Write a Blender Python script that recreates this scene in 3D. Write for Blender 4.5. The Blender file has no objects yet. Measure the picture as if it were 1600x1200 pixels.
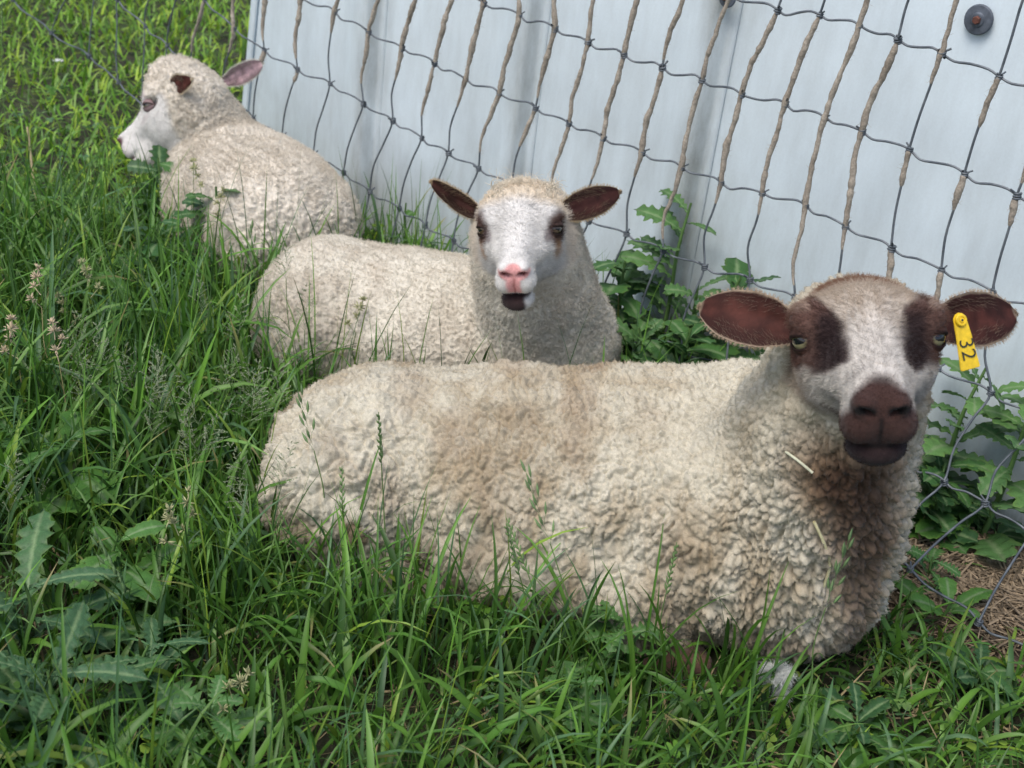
import bpy, bmesh, math, random, os
import numpy as np
from mathutils import Vector, Matrix

sc = bpy.context.scene
COL = sc.collection
rad = math.radians

# ---------------------------------------------------------------- camera
FPX, PITCH, ROLL, CAMH = 2000.0, rad(28), rad(7), 1.35
cam_data = bpy.data.cameras.new("camera")
cam = bpy.data.objects.new("camera", cam_data)
COL.objects.link(cam)
cam_data.sensor_width = 36.0
cam_data.lens = 36.0 * FPX / 1600.0
cam_data.clip_start = 0.05
cam_data.clip_end = 400
CAM_R = Matrix.Rotation(math.pi / 2 - PITCH, 3, 'X') @ Matrix.Rotation(ROLL, 3, 'Z')
cam.matrix_world = Matrix.Translation((0, 0, CAMH)) @ CAM_R.to_4x4()
cam_data.dof.use_dof = True
cam_data.dof.focus_distance = 2.1
cam_data.dof.aperture_fstop = 6.5
sc.camera = cam

# ---------------------------------------------------------------- sky, sun, exposure
SUN_EL, SUN_AZ = rad(60), rad(-140)      # azimuth from +Y towards +X
world = bpy.data.worlds.new("World"); sc.world = world; world.use_nodes = True
nt = world.node_tree
sky = nt.nodes.new("ShaderNodeTexSky"); sky.sky_type = 'NISHITA'; sky.sun_disc = False
sky.sun_elevation = SUN_EL; sky.sun_rotation = SUN_AZ
sky.air_density = 1.0; sky.dust_density = 3.0; sky.ozone_density = 1.0
nt.links.new(sky.outputs[0], nt.nodes["Background"].inputs[0])
nt.nodes["Background"].inputs[1].default_value = 0.13
sun_data = bpy.data.lights.new("sun", 'SUN'); sun = bpy.data.objects.new("sun", sun_data)
COL.objects.link(sun)
sun_data.energy = 1.5; sun_data.angle = rad(30); sun_data.color = (1.0, 0.965, 0.91)
sd = Vector((math.sin(SUN_AZ) * math.cos(SUN_EL), math.cos(SUN_AZ) * math.cos(SUN_EL), math.sin(SUN_EL)))
sun.rotation_euler = (-sd).to_track_quat('-Z', 'Y').to_euler()
sc.view_settings.view_transform = 'Standard'
sc.view_settings.look = 'None'
sc.view_settings.gamma = 1.0
sc.view_settings.use_curve_mapping = False
sc.view_settings.exposure = 0.62

# ---------------------------------------------------------------- helpers
CR = np.array(CAM_R)                      # columns: right, up, back
CPOS = np.array([0, 0, CAMH])
def at(px, py, depth):
    """a place in the field: the point `depth` metres out along the view axis behind photo point px, py"""
    v = np.array([(px - 800) / FPX, (600 - py) / FPX, -1.0]) * depth
    return CPOS + CR @ v
def ray(px, py):
    return CR @ np.array([(px - 800) / FPX, (600 - py) / FPX, -1.0])
def on_ground(px, py, z=0.0):
    r = ray(px, py); return CPOS + r * ((z - CAMH) / r[2])
def cdir(x, y, z):
    """direction given in camera axes (right, up, towards viewer)"""
    v = CR @ np.array([x, y, z], float); return v / np.linalg.norm(v)
def project(P):
    q = (np.asarray(P) - CPOS) @ CR
    return np.stack([800 + FPX * q[..., 0] / -q[..., 2], 600 - FPX * q[..., 1] / -q[..., 2], -q[..., 2]], -1)

def tag(o, label=None, cat=None, group=None, kind=None):
    if label: o["label"] = label
    if cat: o["category"] = cat
    if group: o["group"] = group
    if kind: o["kind"] = kind
    return o
def empty(name, loc=(0, 0, 0)):
    o = bpy.data.objects.new(name, None); COL.objects.link(o); o.location = loc
    o.empty_display_size = 0.05
    return o
def link(name, me, mat=None, parent=None, loc=None):
    o = bpy.data.objects.new(name, me); COL.objects.link(o)
    if mat is not None and len(me.materials) == 0: me.materials.append(mat)
    if parent is not None:
        o.parent = parent
        if loc is None and parent.type == 'EMPTY':
            o.location = -parent.location if parent.parent is None else (0, 0, 0)
    if loc is not None: o.location = loc
    return o
def mesh_np(name, V, F, smooth=True, cols=None, attrs=None):
    """V (n,3), F list of arrays (m,3)/(m,4)"""
    V = np.asarray(V, np.float32)
    if isinstance(F, np.ndarray): F = [F]
    me = bpy.data.meshes.new(name)
    me.vertices.add(len(V)); me.vertices.foreach_set("co", V.ravel())
    loops = np.concatenate([f.ravel() for f in F]).astype(np.int32)
    starts = []; s = 0
    for f in F:
        n = f.shape[1]
        starts.append(s + np.arange(len(f)) * n); s += f.size
    starts = np.concatenate(starts).astype(np.int32)
    me.loops.add(len(loops)); me.loops.foreach_set("vertex_index", loops)
    me.polygons.add(len(starts)); me.polygons.foreach_set("loop_start", starts)
    if smooth: me.polygons.foreach_set("use_smooth", np.ones(len(starts), bool))
    me.update(calc_edges=True)
    if cols is not None:
        a = me.color_attributes.new("Col", 'FLOAT_COLOR', 'POINT')
        c = np.ones((len(V), 4), np.float32); c[:, :3] = cols
        a.data.foreach_set("color", c.ravel())
    return me

def _h(i, j, k, seed):
    n = (i.astype(np.int64) * 374761393 + j.astype(np.int64) * 668265263 + k.astype(np.int64) * 2147483647 + seed * 1274126177) & 0xffffffff
    n = ((n ^ (n >> 13)) * 1274126177) & 0xffffffff
    n = ((n ^ (n >> 16)) * 2246822519) & 0xffffffff
    n = n ^ (n >> 15)
    return (n & 0xffffff).astype(np.float64) / 0xffffff
def vnoise(P, scale, seed=0):
    """smooth value noise, -1..1"""
    q = np.asarray(P, np.float64) * scale
    i = np.floor(q).astype(np.int64); f = q - i; f = f * f * (3 - 2 * f)
    r = 0
    for a in (0, 1):
        for b in (0, 1):
            for c in (0, 1):
                w = (f[:, 0] if a else 1 - f[:, 0]) * (f[:, 1] if b else 1 - f[:, 1]) * (f[:, 2] if c else 1 - f[:, 2])
                r = r + w * _h(i[:, 0] + a, i[:, 1] + b, i[:, 2] + c, seed)
    return r * 2 - 1
def fbm(P, scale, seed=0, n=3):
    r = 0; a = 1.0; t = 0
    for k in range(n):
        r = r + a * vnoise(P, scale * 2 ** k, seed + k); t += a; a *= .5
    return r / t
WR = np.array(Matrix.Rotation(.7, 3, 'X') @ Matrix.Rotation(.5, 3, 'Y') @ Matrix.Rotation(.9, 3, 'Z'))     # keeps the cells out of line with the bodies
def worley(P, scale, seed=0):
    """F1, F2 (in cell units) and a random value for the nearest cell"""
    q = (np.asarray(P, np.float64) @ WR) * scale
    i = np.floor(q).astype(np.int64)
    f1 = np.full(len(q), 9.0); f2 = np.full(len(q), 9.0); rid = np.zeros(len(q))
    for a in (-1, 0, 1):
        for b in (-1, 0, 1):
            for c in (-1, 0, 1):
                ci = i + np.array([a, b, c])
                s = np.stack([_h(ci[:, 0], ci[:, 1], ci[:, 2], seed + m) for m in (1, 2, 3)], 1)
                d = np.sqrt(((ci + s - q) ** 2).sum(1))
                nearer = d < f1
                f2 = np.where(nearer, f1, np.minimum(f2, d))
                rid = np.where(nearer, s[:, 0] * 7.31 % 1.0, rid)
                f1 = np.where(nearer, d, f1)
    return f1, f2, rid
def sstep(a, b, x):
    t = np.clip((x - a) / (b - a), 0, 1); return t * t * (3 - 2 * t)
def nrm(v):
    v = np.asarray(v, float); return v / np.linalg.norm(v)

# ---------------------------------------------------------------- materials
def new_mat(name):
    m = bpy.data.materials.new(name); m.use_nodes = True
    return m, m.node_tree.nodes, m.node_tree.links, m.node_tree.nodes["Principled BSDF"]
def vcol_mat(name, rough=0.8, sss=0.0, sheen=0.0, noise=None, spec=0.3, trans=0.0, bump=None):
    """colour from the object's Col attribute with a little procedural variation"""
    m, N, L, b = new_mat(name)
    at_ = N.new("ShaderNodeAttribute"); at_.attribute_name = "Col"
    src = at_.outputs["Color"]
    if noise:
        sca, amt = noise
        tc = N.new("ShaderNodeTexCoord"); nz = N.new("ShaderNodeTexNoise")
        nz.inputs["Scale"].default_value = sca; nz.inputs["Detail"].default_value = 4
        L.new(tc.outputs["Object"], nz.inputs["Vector"])
        mr = N.new("ShaderNodeMapRange"); mr.inputs[1].default_value = .25; mr.inputs[2].default_value = .75
        mr.inputs[3].default_value = 1 - amt; mr.inputs[4].default_value = 1 + amt
        L.new(nz.outputs["Fac"], mr.inputs[0])
        mx = N.new("ShaderNodeMix"); mx.data_type = 'RGBA'; mx.blend_type = 'MULTIPLY'; mx.inputs[0].default_value = 1
        L.new(src, mx.inputs[6]); L.new(mr.outputs[0], mx.inputs[7]); src = mx.outputs[2]
        if bump:
            bp = N.new("ShaderNodeBump"); bp.inputs["Strength"].default_value = bump; bp.inputs["Distance"].default_value = .002
            L.new(nz.outputs["Fac"], bp.inputs["Height"]); L.new(bp.outputs[0], b.inputs["Normal"])
    L.new(src, b.inputs["Base Color"])
    b.inputs["Roughness"].default_value = rough
    b.inputs["Specular IOR Level"].default_value = spec
    if sheen:
        b.inputs["Sheen Weight"].default_value = sheen; b.inputs["Sheen Roughness"].default_value = .6
    if sss:
        b.inputs["Subsurface Weight"].default_value = sss
        b.inputs["Subsurface Radius"].default_value = (.006, .004, .003); b.inputs["Subsurface Scale"].default_value = 1
    if trans:
        tr = N.new("ShaderNodeBsdfTranslucent"); ms = N.new("ShaderNodeMixShader"); ms.inputs[0].default_value = trans
        L.new(src, tr.inputs["Color"]); L.new(b.outputs[0], ms.inputs[1]); L.new(tr.outputs[0], ms.inputs[2])
        L.new(ms.outputs[0], N["Material Output"].inputs["Surface"])
    return m
M_body = vcol_mat("sheep_body", rough=.85, spec=.12, sheen=.10, noise=(480, .16), bump=.55)
M_hair = vcol_mat("wool_fibre", rough=.75, spec=.15)
M_skin = vcol_mat("ear_skin", rough=.7, spec=.2, noise=(150, .2), trans=.12)
M_leaf = vcol_mat("leaf", rough=.5, spec=.35, noise=(60, .22), trans=.25, bump=.25)
M_grass = vcol_mat("grass_blade", rough=.45, spec=.4, trans=.3)
M_dry = vcol_mat("dry_straw", rough=.7, spec=.2, trans=.1, noise=(90, .2))
M_wrap = vcol_mat("caught_wool", rough=.95, spec=.05, noise=(260, .35), bump=.6)

def wire_mat():
    m, N, L, b = new_mat("galvanised_wire")
    tc = N.new("ShaderNodeTexCoord"); nz = N.new("ShaderNodeTexNoise"); nz.inputs["Scale"].default_value = 40; nz.inputs["Detail"].default_value = 5
    L.new(tc.outputs["Object"], nz.inputs["Vector"])
    r = N.new("ShaderNodeValToRGB"); r.color_ramp.elements[0].color = (.075, .09, .105, 1); r.color_ramp.elements[1].color = (.17, .19, .21, 1)
    r.color_ramp.elements[0].position = .35; r.color_ramp.elements[1].position = .7
    L.new(nz.outputs["Fac"], r.inputs[0]); L.new(r.outputs[0], b.inputs["Base Color"])
    b.inputs["Metallic"].default_value = .35; b.inputs["Roughness"].default_value = .55
    return m
M_wire = wire_mat()
def wall_mat():
    m, N, L, b = new_mat("white_sheet_metal")
    tc = N.new("ShaderNodeTexCoord")
    mp = N.new("ShaderNodeMapping"); mp.inputs["Scale"].default_value = (5, 5, 1.3)
    L.new(tc.outputs["Object"], mp.inputs[0])
    streak = N.new("ShaderNodeTexNoise"); streak.inputs["Scale"].default_value = 4; streak.inputs["Detail"].default_value = 6; streak.inputs["Roughness"].default_value = .65
    L.new(mp.outputs[0], streak.inputs["Vector"])
    cloud = N.new("ShaderNodeTexNoise"); cloud.inputs["Scale"].default_value = 3.2; cloud.inputs["Detail"].default_value = 5
    L.new(tc.outputs["Object"], cloud.inputs["Vector"])
    fine = N.new("ShaderNodeTexNoise"); fine.inputs["Scale"].default_value = 220; fine.inputs["Detail"].default_value = 3
    L.new(tc.outputs["Object"], fine.inputs["Vector"])
    dirt = N.new("ShaderNodeAttribute"); dirt.attribute_name = "Col"      # R: where grime settles (ribs, splash zone)
    def math_(op, a, bb):
        n = N.new("ShaderNodeMath"); n.operation = op
        for k, v in ((0, a), (1, bb)):
            if isinstance(v, (int, float)): n.inputs[k].default_value = v
            else: L.new(v, n.inputs[k])
        return n.outputs[0]
    sp = N.new("ShaderNodeSeparateColor"); L.new(dirt.outputs["Color"], sp.inputs[0])
    mixn = math_('ADD', math_('MULTIPLY', streak.outputs["Fac"], .9), math_('MULTIPLY', cloud.outputs["Fac"], .7))
    g = math_('MULTIPLY', math_('ADD', mixn, -.25), sp.outputs[0])
    gen = math_('MULTIPLY', math_('ADD', mixn, -.62), .35)
    fac = math_('ADD', math_('ADD', g, gen), math_('MULTIPLY', math_('ADD', fine.outputs["Fac"], -.5), .12))
    r = N.new("ShaderNodeValToRGB")
    r.color_ramp.elements[0].position = 0; r.color_ramp.elements[0].color = (.685, .78, .835, 1)
    r.color_ramp.elements[1].position = .85; r.color_ramp.elements[1].color = (.22, .23, .215, 1)
    L.new(fac, r.inputs[0]); L.new(r.outputs[0], b.inputs["Base Color"])
    b.inputs["Roughness"].default_value = .5; b.inputs["Specular IOR Level"].default_value = .35
    bp = N.new("ShaderNodeBump"); bp.inputs["Strength"].default_value = .08; bp.inputs["Distance"].default_value = .002
    L.new(cloud.outputs["Fac"], bp.inputs["Height"]); L.new(bp.outputs[0], b.inputs["Normal"])
    return m
M_wall = wall_mat()
def plain(name, col, rough=.6, metal=0, nscale=30, amt=.25):
    m, N, L, b = new_mat(name)
    tc = N.new("ShaderNodeTexCoord"); nz = N.new("ShaderNodeTexNoise"); nz.inputs["Scale"].default_value = nscale; nz.inputs["Detail"].default_value = 4
    L.new(tc.outputs["Object"], nz.inputs["Vector"])
    r = N.new("ShaderNodeValToRGB"); c = np.array(col)
    r.color_ramp.elements[0].position = .3; r.color_ramp.elements[1].position = .7
    r.color_ramp.elements[0].color = (*(c * (1 - amt)), 1); r.color_ramp.elements[1].color = (*np.minimum(c * (1 + amt), 1), 1)
    L.new(nz.outputs["Fac"], r.inputs[0]); L.new(r.outputs[0], b.inputs["Base Color"])
    b.inputs["Roughness"].default_value = rough; b.inputs["Metallic"].default_value = metal
    return m
M_washer = plain("weathered_washer", (.085, .10, .125), .6, .2, 90, .35)
M_rust = plain("rusty_screw", (.13, .05, .035), .75, .2, 120, .4)
M_tag = plain("yellow_plastic", (.74, .50, .018), .45, 0, 160, .14)
M_ink = plain("black_ink", (.02, .025, .02), .6, 0, 40, .1)
M_eyedark = plain("dark_lid", (.03, .018, .015), .35, 0, 60, .2)

def soil_mat():
    m, N, L, b = new_mat("meadow_soil")
    tc = N.new("ShaderNodeTexCoord")
    n1 = N.new("ShaderNodeTexNoise"); n1.inputs["Scale"].default_value = 5; n1.inputs["Detail"].default_value = 8; n1.inputs["Roughness"].default_value = .7
    n2 = N.new("ShaderNodeTexNoise"); n2.inputs["Scale"].default_value = 60; n2.inputs["Detail"].default_value = 5
    L.new(tc.outputs["Object"], n1.inputs["Vector"]); L.new(tc.outputs["Object"], n2.inputs["Vector"])
    r = N.new("ShaderNodeValToRGB"); r.color_ramp.elements[0].color = (.022, .042, .012, 1); r.color_ramp.elements[1].color = (.06, .10, .026, 1)
    r.color_ramp.elements[0].position = .35; r.color_ramp.elements[1].position = .65
    e = r.color_ramp.elements.new(.5); e.color = (.035, .03, .016, 1)
    L.new(n1.outputs["Fac"], r.inputs[0]); L.new(r.outputs[0], b.inputs["Base Color"])
    b.inputs["Roughness"].default_value = .95
    bp = N.new("ShaderNodeBump"); bp.inputs["Strength"].default_value = .8; bp.inputs["Distance"].default_value = .02
    L.new(n2.outputs["Fac"], bp.inputs["Height"]); L.new(bp.outputs[0], b.inputs["Normal"])
    return m
M_soil = soil_mat()

# ---------------------------------------------------------------- ground
def gz(x, y):
    P = np.stack([np.ravel(x), np.ravel(y), np.zeros(np.size(x))], 1)
    return (fbm(P, 2.2, 5, 3) * .012 - .012).reshape(np.shape(x))
def build_ground():
    t = np.concatenate([-60 * np.linspace(1, .07, 14) ** 2, np.linspace(-3.2, 3.2, 130)[0:], 60 * np.linspace(.07, 1, 14) ** 2])
    t = np.unique(np.round(t, 4))
    X, Y = np.meshgrid(t, t + 2.4, indexing='ij')
    near = np.clip(1 - (np.maximum(abs(X), abs(Y - 2.4)) - 3) / 3, 0, 1)
    Z = gz(X, Y) * near - .012 * (1 - near)
    n = len(t); idx = np.arange(n * n).reshape(n, n)
    F = np.stack([idx[:-1, :-1], idx[1:, :-1], idx[1:, 1:], idx[:-1, 1:]], -1).reshape(-1, 4)
    me = mesh_np("ground", np.stack([X, Y, Z], -1).reshape(-1, 3), F)
    tag(link("ground", me, M_soil), kind="structure")
build_ground()

# ---------------------------------------------------------------- the wall of white sheet metal
YAW = rad(-39.5)
WT = np.array([math.cos(YAW), math.sin(YAW), 0]); WN = np.array([WT[1], -WT[0], 0])   # along the wall, towards the viewer
D_FENCE, D_WALL = 2.18, 2.31
def wall_sz(px, py, d):
    r = ray(px, py); k = d / (r @ -WN); q = r * k
    return q @ WT, q[2] + CAMH
def wpt(s, z, off=0.0, d=D_WALL):
    return WT * s - WN * (d - off) + np.array([0, 0, z])
s_left = wall_sz(390, 130, D_WALL)[0]
RIBS = [wall_sz(572, 150, D_WALL)[0], wall_sz(812, 150, D_WALL)[0], wall_sz(1092, 150, D_WALL)[0]]
step_ = (RIBS[2] - RIBS[0]) / 2
RIBS += [RIBS[2] + 1.72 * step_]
def rib_profile(u):
    """outward height of the pressed rib, u metres from its centre"""
    w = .075
    a = np.where(u < 0, sstep(-.115, .0, u), 1 - sstep(.016, .052, u))
    return .030 * a
def build_wall():
    root = empty("sheet_metal_wall", wpt(s_left + 1.5, 0))
    tag(root, "white ribbed sheet metal wall streaked with grey grime behind the wire fence", "wall")
    seams = [s_left] + [r + .056 for r in RIBS]
    for k in range(len(seams) - 1):
        a, b = seams[k], seams[k + 1]
        ss = [a, a + .004] + list(np.linspace(a + .012, RIBS[k] - .125, 12)) + list(np.linspace(RIBS[k] - .118, RIBS[k] + .055, 38)) + [b + .010]
        ss = np.array(ss); zz = np.concatenate([np.linspace(-.05, .5, 15), np.linspace(.55, 1.75, 13)])
        S, Z = np.meshgrid(ss, zz, indexing='ij')
        off = rib_profile(S - RIBS[k]) + np.where(S > RIBS[k] + .05, .0035, 0)
        P0 = np.stack([S, Z, np.zeros_like(S)], -1).reshape(-1, 3)
        off = off + (fbm(P0, 1.7, 31 + k, 2) * .004).reshape(S.shape)
        if k == 0:                                   # the free left end stands slightly out of plumb
            S = S + (Z - .2) * .12 * np.clip((RIBS[0] - .1 - S) / (RIBS[0] - .1 - a), 0, 1)
        V = WT * S[..., None] - WN * (D_WALL - off)[..., None] + np.array([0, 0, 1]) * Z[..., None]
        n, m = S.shape; idx = np.arange(n * m).reshape(n, m)
        F = np.stack([idx[:-1, :-1], idx[1:, :-1], idx[1:, 1:], idx[:-1, 1:]], -1).reshape(-1, 4)
        g = np.exp(-((S - RIBS[k] - .028) / .034) ** 2) * .62 + np.exp(-np.maximum(Z, 0) / .22) * .75 + .10
        g += np.exp(-((S - a - .01) / .012) ** 2) * .25
        c = np.repeat(np.clip(g, 0, 1).reshape(-1, 1), 3, 1)
        me = mesh_np("panel", V.reshape(-1, 3), F, cols=c)
        o = link("panel", me, M_wall, root)
        sol = o.modifiers.new("thick", 'SOLIDIFY'); sol.thickness = .0025 if k else .006; sol.offset = -1
    # folded return at the free left end
    zz = np.linspace(-.05, 1.75, 12)
    V = []; F = []
    for i, z in enumerate(zz):
        s = s_left + (z - .2) * .12
        for (ds, o_) in ((-.001, .006), (-.030, .004), (-.034, -.05), (-.028, -.05), (-.024, -.002), (-.001, .0)):
            V.append(wpt(s + ds, z, o_))
    for i in range(len(zz) - 1):
        for j in range(6):
            a = i * 6 + j; b = i * 6 + (j + 1) % 6
            F.append((a, b, b + 6, a + 6))
    V = np.array(V); me = mesh_np("edge_trim", V, np.array(F), smooth=False, cols=np.full((len(V), 3), .12))
    link("edge_trim", me, M_wall, root)
    # big washer screws
    for (px, py, R) in ((1533, 30, .027), (1139, -4, .02), (590, -60, .027), (850, -70, .027)):
        s, z = wall_sz(px, py, D_WALL - .03 if px in (1139,) else D_WALL)
        bm = bmesh.new()
        prof = [(0, .0), (R, .0), (R, .002), (R * .92, .0045), (R * .5, .006), (R * .42, .0085), (R * .36, .009), (0, .009)]
        rings = []
        for r_, h_ in prof:
            if r_ == 0: rings.append([bm.verts.new((0, 0, h_))]); continue
            rings.append([bm.verts.new((r_ * math.cos(a), r_ * math.sin(a), h_)) for a in np.linspace(0, 2 * math.pi, 28, endpoint=False)])
        for A, B in zip(rings[:-1], rings[1:]):
            for i in range(28):
                j = (i + 1) % 28
                if len(A) == 1: bm.faces.new((A[0], B[i], B[j]))
                elif len(B) == 1: bm.faces.new((A[i], A[j], B[0]))
                else: bm.faces.new((A[i], A[j], B[j], B[i]))
        me = bpy.data.meshes.new("washer"); bm.to_mesh(me); bm.free()
        w = link("washer", me, M_washer, root)
        zc = Vector(WN); xc = Vector(WT); yc = zc.cross(xc)
        offs = .034 if px == 1139 else .009
        mw = Matrix((xc, yc, zc)).transposed().to_4x4(); mw.translation = Vector(wpt(s, z, offs))
        w.matrix_local = Matrix.Translation(-root.location) @ mw
        bm = bmesh.new()
        bmesh.ops.create_cone(bm, cap_ends=True, segments=6, radius1=R * .3, radius2=R * .26, depth=.007)
        bmesh.ops.bevel(bm, geom=bm.edges[:], offset=.0008, segments=1, affect='EDGES')
        me = bpy.data.meshes.new("screw_head"); bm.to_mesh(me); bm.free()
        h = link("screw_head", me, M_rust, w, (0, 0, .0115))
build_wall()

# ---------------------------------------------------------------- tubes
def tube(pts, radii, sides=6, cols=None, close=True):
    """returns V, F for a tube along pts"""
    P = np.asarray(pts, float); n = len(P)
    T = np.gradient(P, axis=0); T /= np.linalg.norm(T, axis=1)[:, None] + 1e-12
    ref = np.array([0.31, .2, .93]) if abs(T[:, 2]).mean() < .8 else np.array([.9, .3, .1])
    A = np.cross(T, ref); A /= np.linalg.norm(A, axis=1)[:, None] + 1e-12
    B = np.cross(T, A)
    r = np.broadcast_to(np.asarray(radii, float), (n,)) if np.ndim(radii) < 2 else None
    th = np.linspace(0, 2 * math.pi, sides, endpoint=False)
    rr = r[:, None] if r is not None else np.asarray(radii)
    V = P[:, None, :] + rr[..., None] * (np.cos(th)[None, :, None] * A[:, None, :] + np.sin(th)[None, :, None] * B[:, None, :])
    V = V.reshape(-1, 3)
    idx = np.arange(n * sides).reshape(n, sides); nx = np.roll(idx, -1, 1)
    F = np.stack([idx[:-1], nx[:-1], nx[1:], idx[1:]], -1).reshape(-1, 4)
    return V, F
def smooth_line(K, per=6):
    """Catmull-Rom through the points K"""
    K = np.asarray(K, float); out = []
    Pm = np.vstack([2 * K[0] - K[1], K, 2 * K[-1] - K[-2]])
    for i in range(1, len(Pm) - 2):
        p0, p1, p2, p3 = Pm[i - 1:i + 3]
        for t in np.linspace(0, 1, per, endpoint=False):
            out.append(.5 * ((2 * p1) + (-p0 + p2) * t + (2 * p0 - 5 * p1 + 4 * p2 - p3) * t * t + (-p0 + 3 * p1 - 3 * p2 + p3) * t ** 3))
    out.append(K[-1]); return np.array(out)

# ---------------------------------------------------------------- the woven wire fence
KN = {   # knots read off the photograph: column -> image point, per line wire
 'A': {13: (1216, 16), 14: (1282, 24), 15: (1344, 40), 16: (1404, 62), 17: (1472, 84), 18: (1562, 120)},
 'B': {6: (757, 6), 7: (813, 24), 8: (868, 45), 9: (920, 66), 10: (976, 86), 11: (1036, 106), 12: (1098, 126), 13: (1160, 148), 14: (1228, 162), 15: (1290, 184), 16: (1348, 206), 17: (1422, 234), 18: (1508, 272), 19: (1590, 306)},
 'C': {1: (472, -3), 2: (524, 19), 3: (577, 51), 4: (629, 75), 5: (680, 99), 6: (729, 124), 7: (781, 146), 8: (838, 169), 9: (890, 193), 10: (944, 216), 11: (1004, 238), 12: (1066, 262), 13: (1128, 286), 14: (1192, 302), 15: (1260, 322), 16: (1322, 354), 17: (1394, 388), 18: (1472, 422), 19: (1552, 456)},
 'D': {-2: (320, 0), -1: (367, 45), 0: (414, 79), 1: (466, 109), 2: (517, 131), 3: (569, 163), 4: (615, 189), 5: (660, 216), 6: (702, 240), 7: (749, 264), 8: (800, 290), 9: (860, 318), 10: (921, 345), 11: (980, 366), 12: (1037, 391), 13: (1102, 417), 14: (1173, 437), 15: (1243, 465), 16: (1318, 503), 17: (1392, 540), 18: (1466, 576), 19: (1549, 613), 20: (1625, 652)},
 'E': {-5: (184, 0), -4: (228, 42), -3: (262, 72), -2: (300, 104), -1: (350, 146), 0: (397, 186), 1: (442, 214), 2: (491, 242), 3: (538, 270), 4: (579, 300), 5: (625, 326), 6: (666, 354), 7: (710, 377), 8: (758, 402), 9: (815, 430), 10: (876, 460), 11: (938, 488), 12: (998, 515), 13: (1066, 545), 14: (1135, 575), 15: (1205, 608), 16: (1278, 645), 17: (1352, 687), 18: (1425, 727), 19: (1476, 752), 20: (1540, 786), 21: (1610, 836)},
 'F': {-8: (21, 0), -7: (81, 52), -6: (140, 88), -5: (186, 129), -4: (225, 168), -3: (262, 200), -2: (300, 230), -1: (345, 265), 0: (385, 292), 2: (470, 350), 4: (560, 405), 7: (700, 485), 10: (860, 572), 13: (1040, 675), 16: (1190, 770), 19: (1370, 866), 20: (1423, 889), 21: (1530, 972)},
}
OUT = {'A': 0.0, 'B': 0.0, 'C': .005, 'D': .015, 'E': .05, 'F': .12}
C0, C1 = -16, 25
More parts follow.
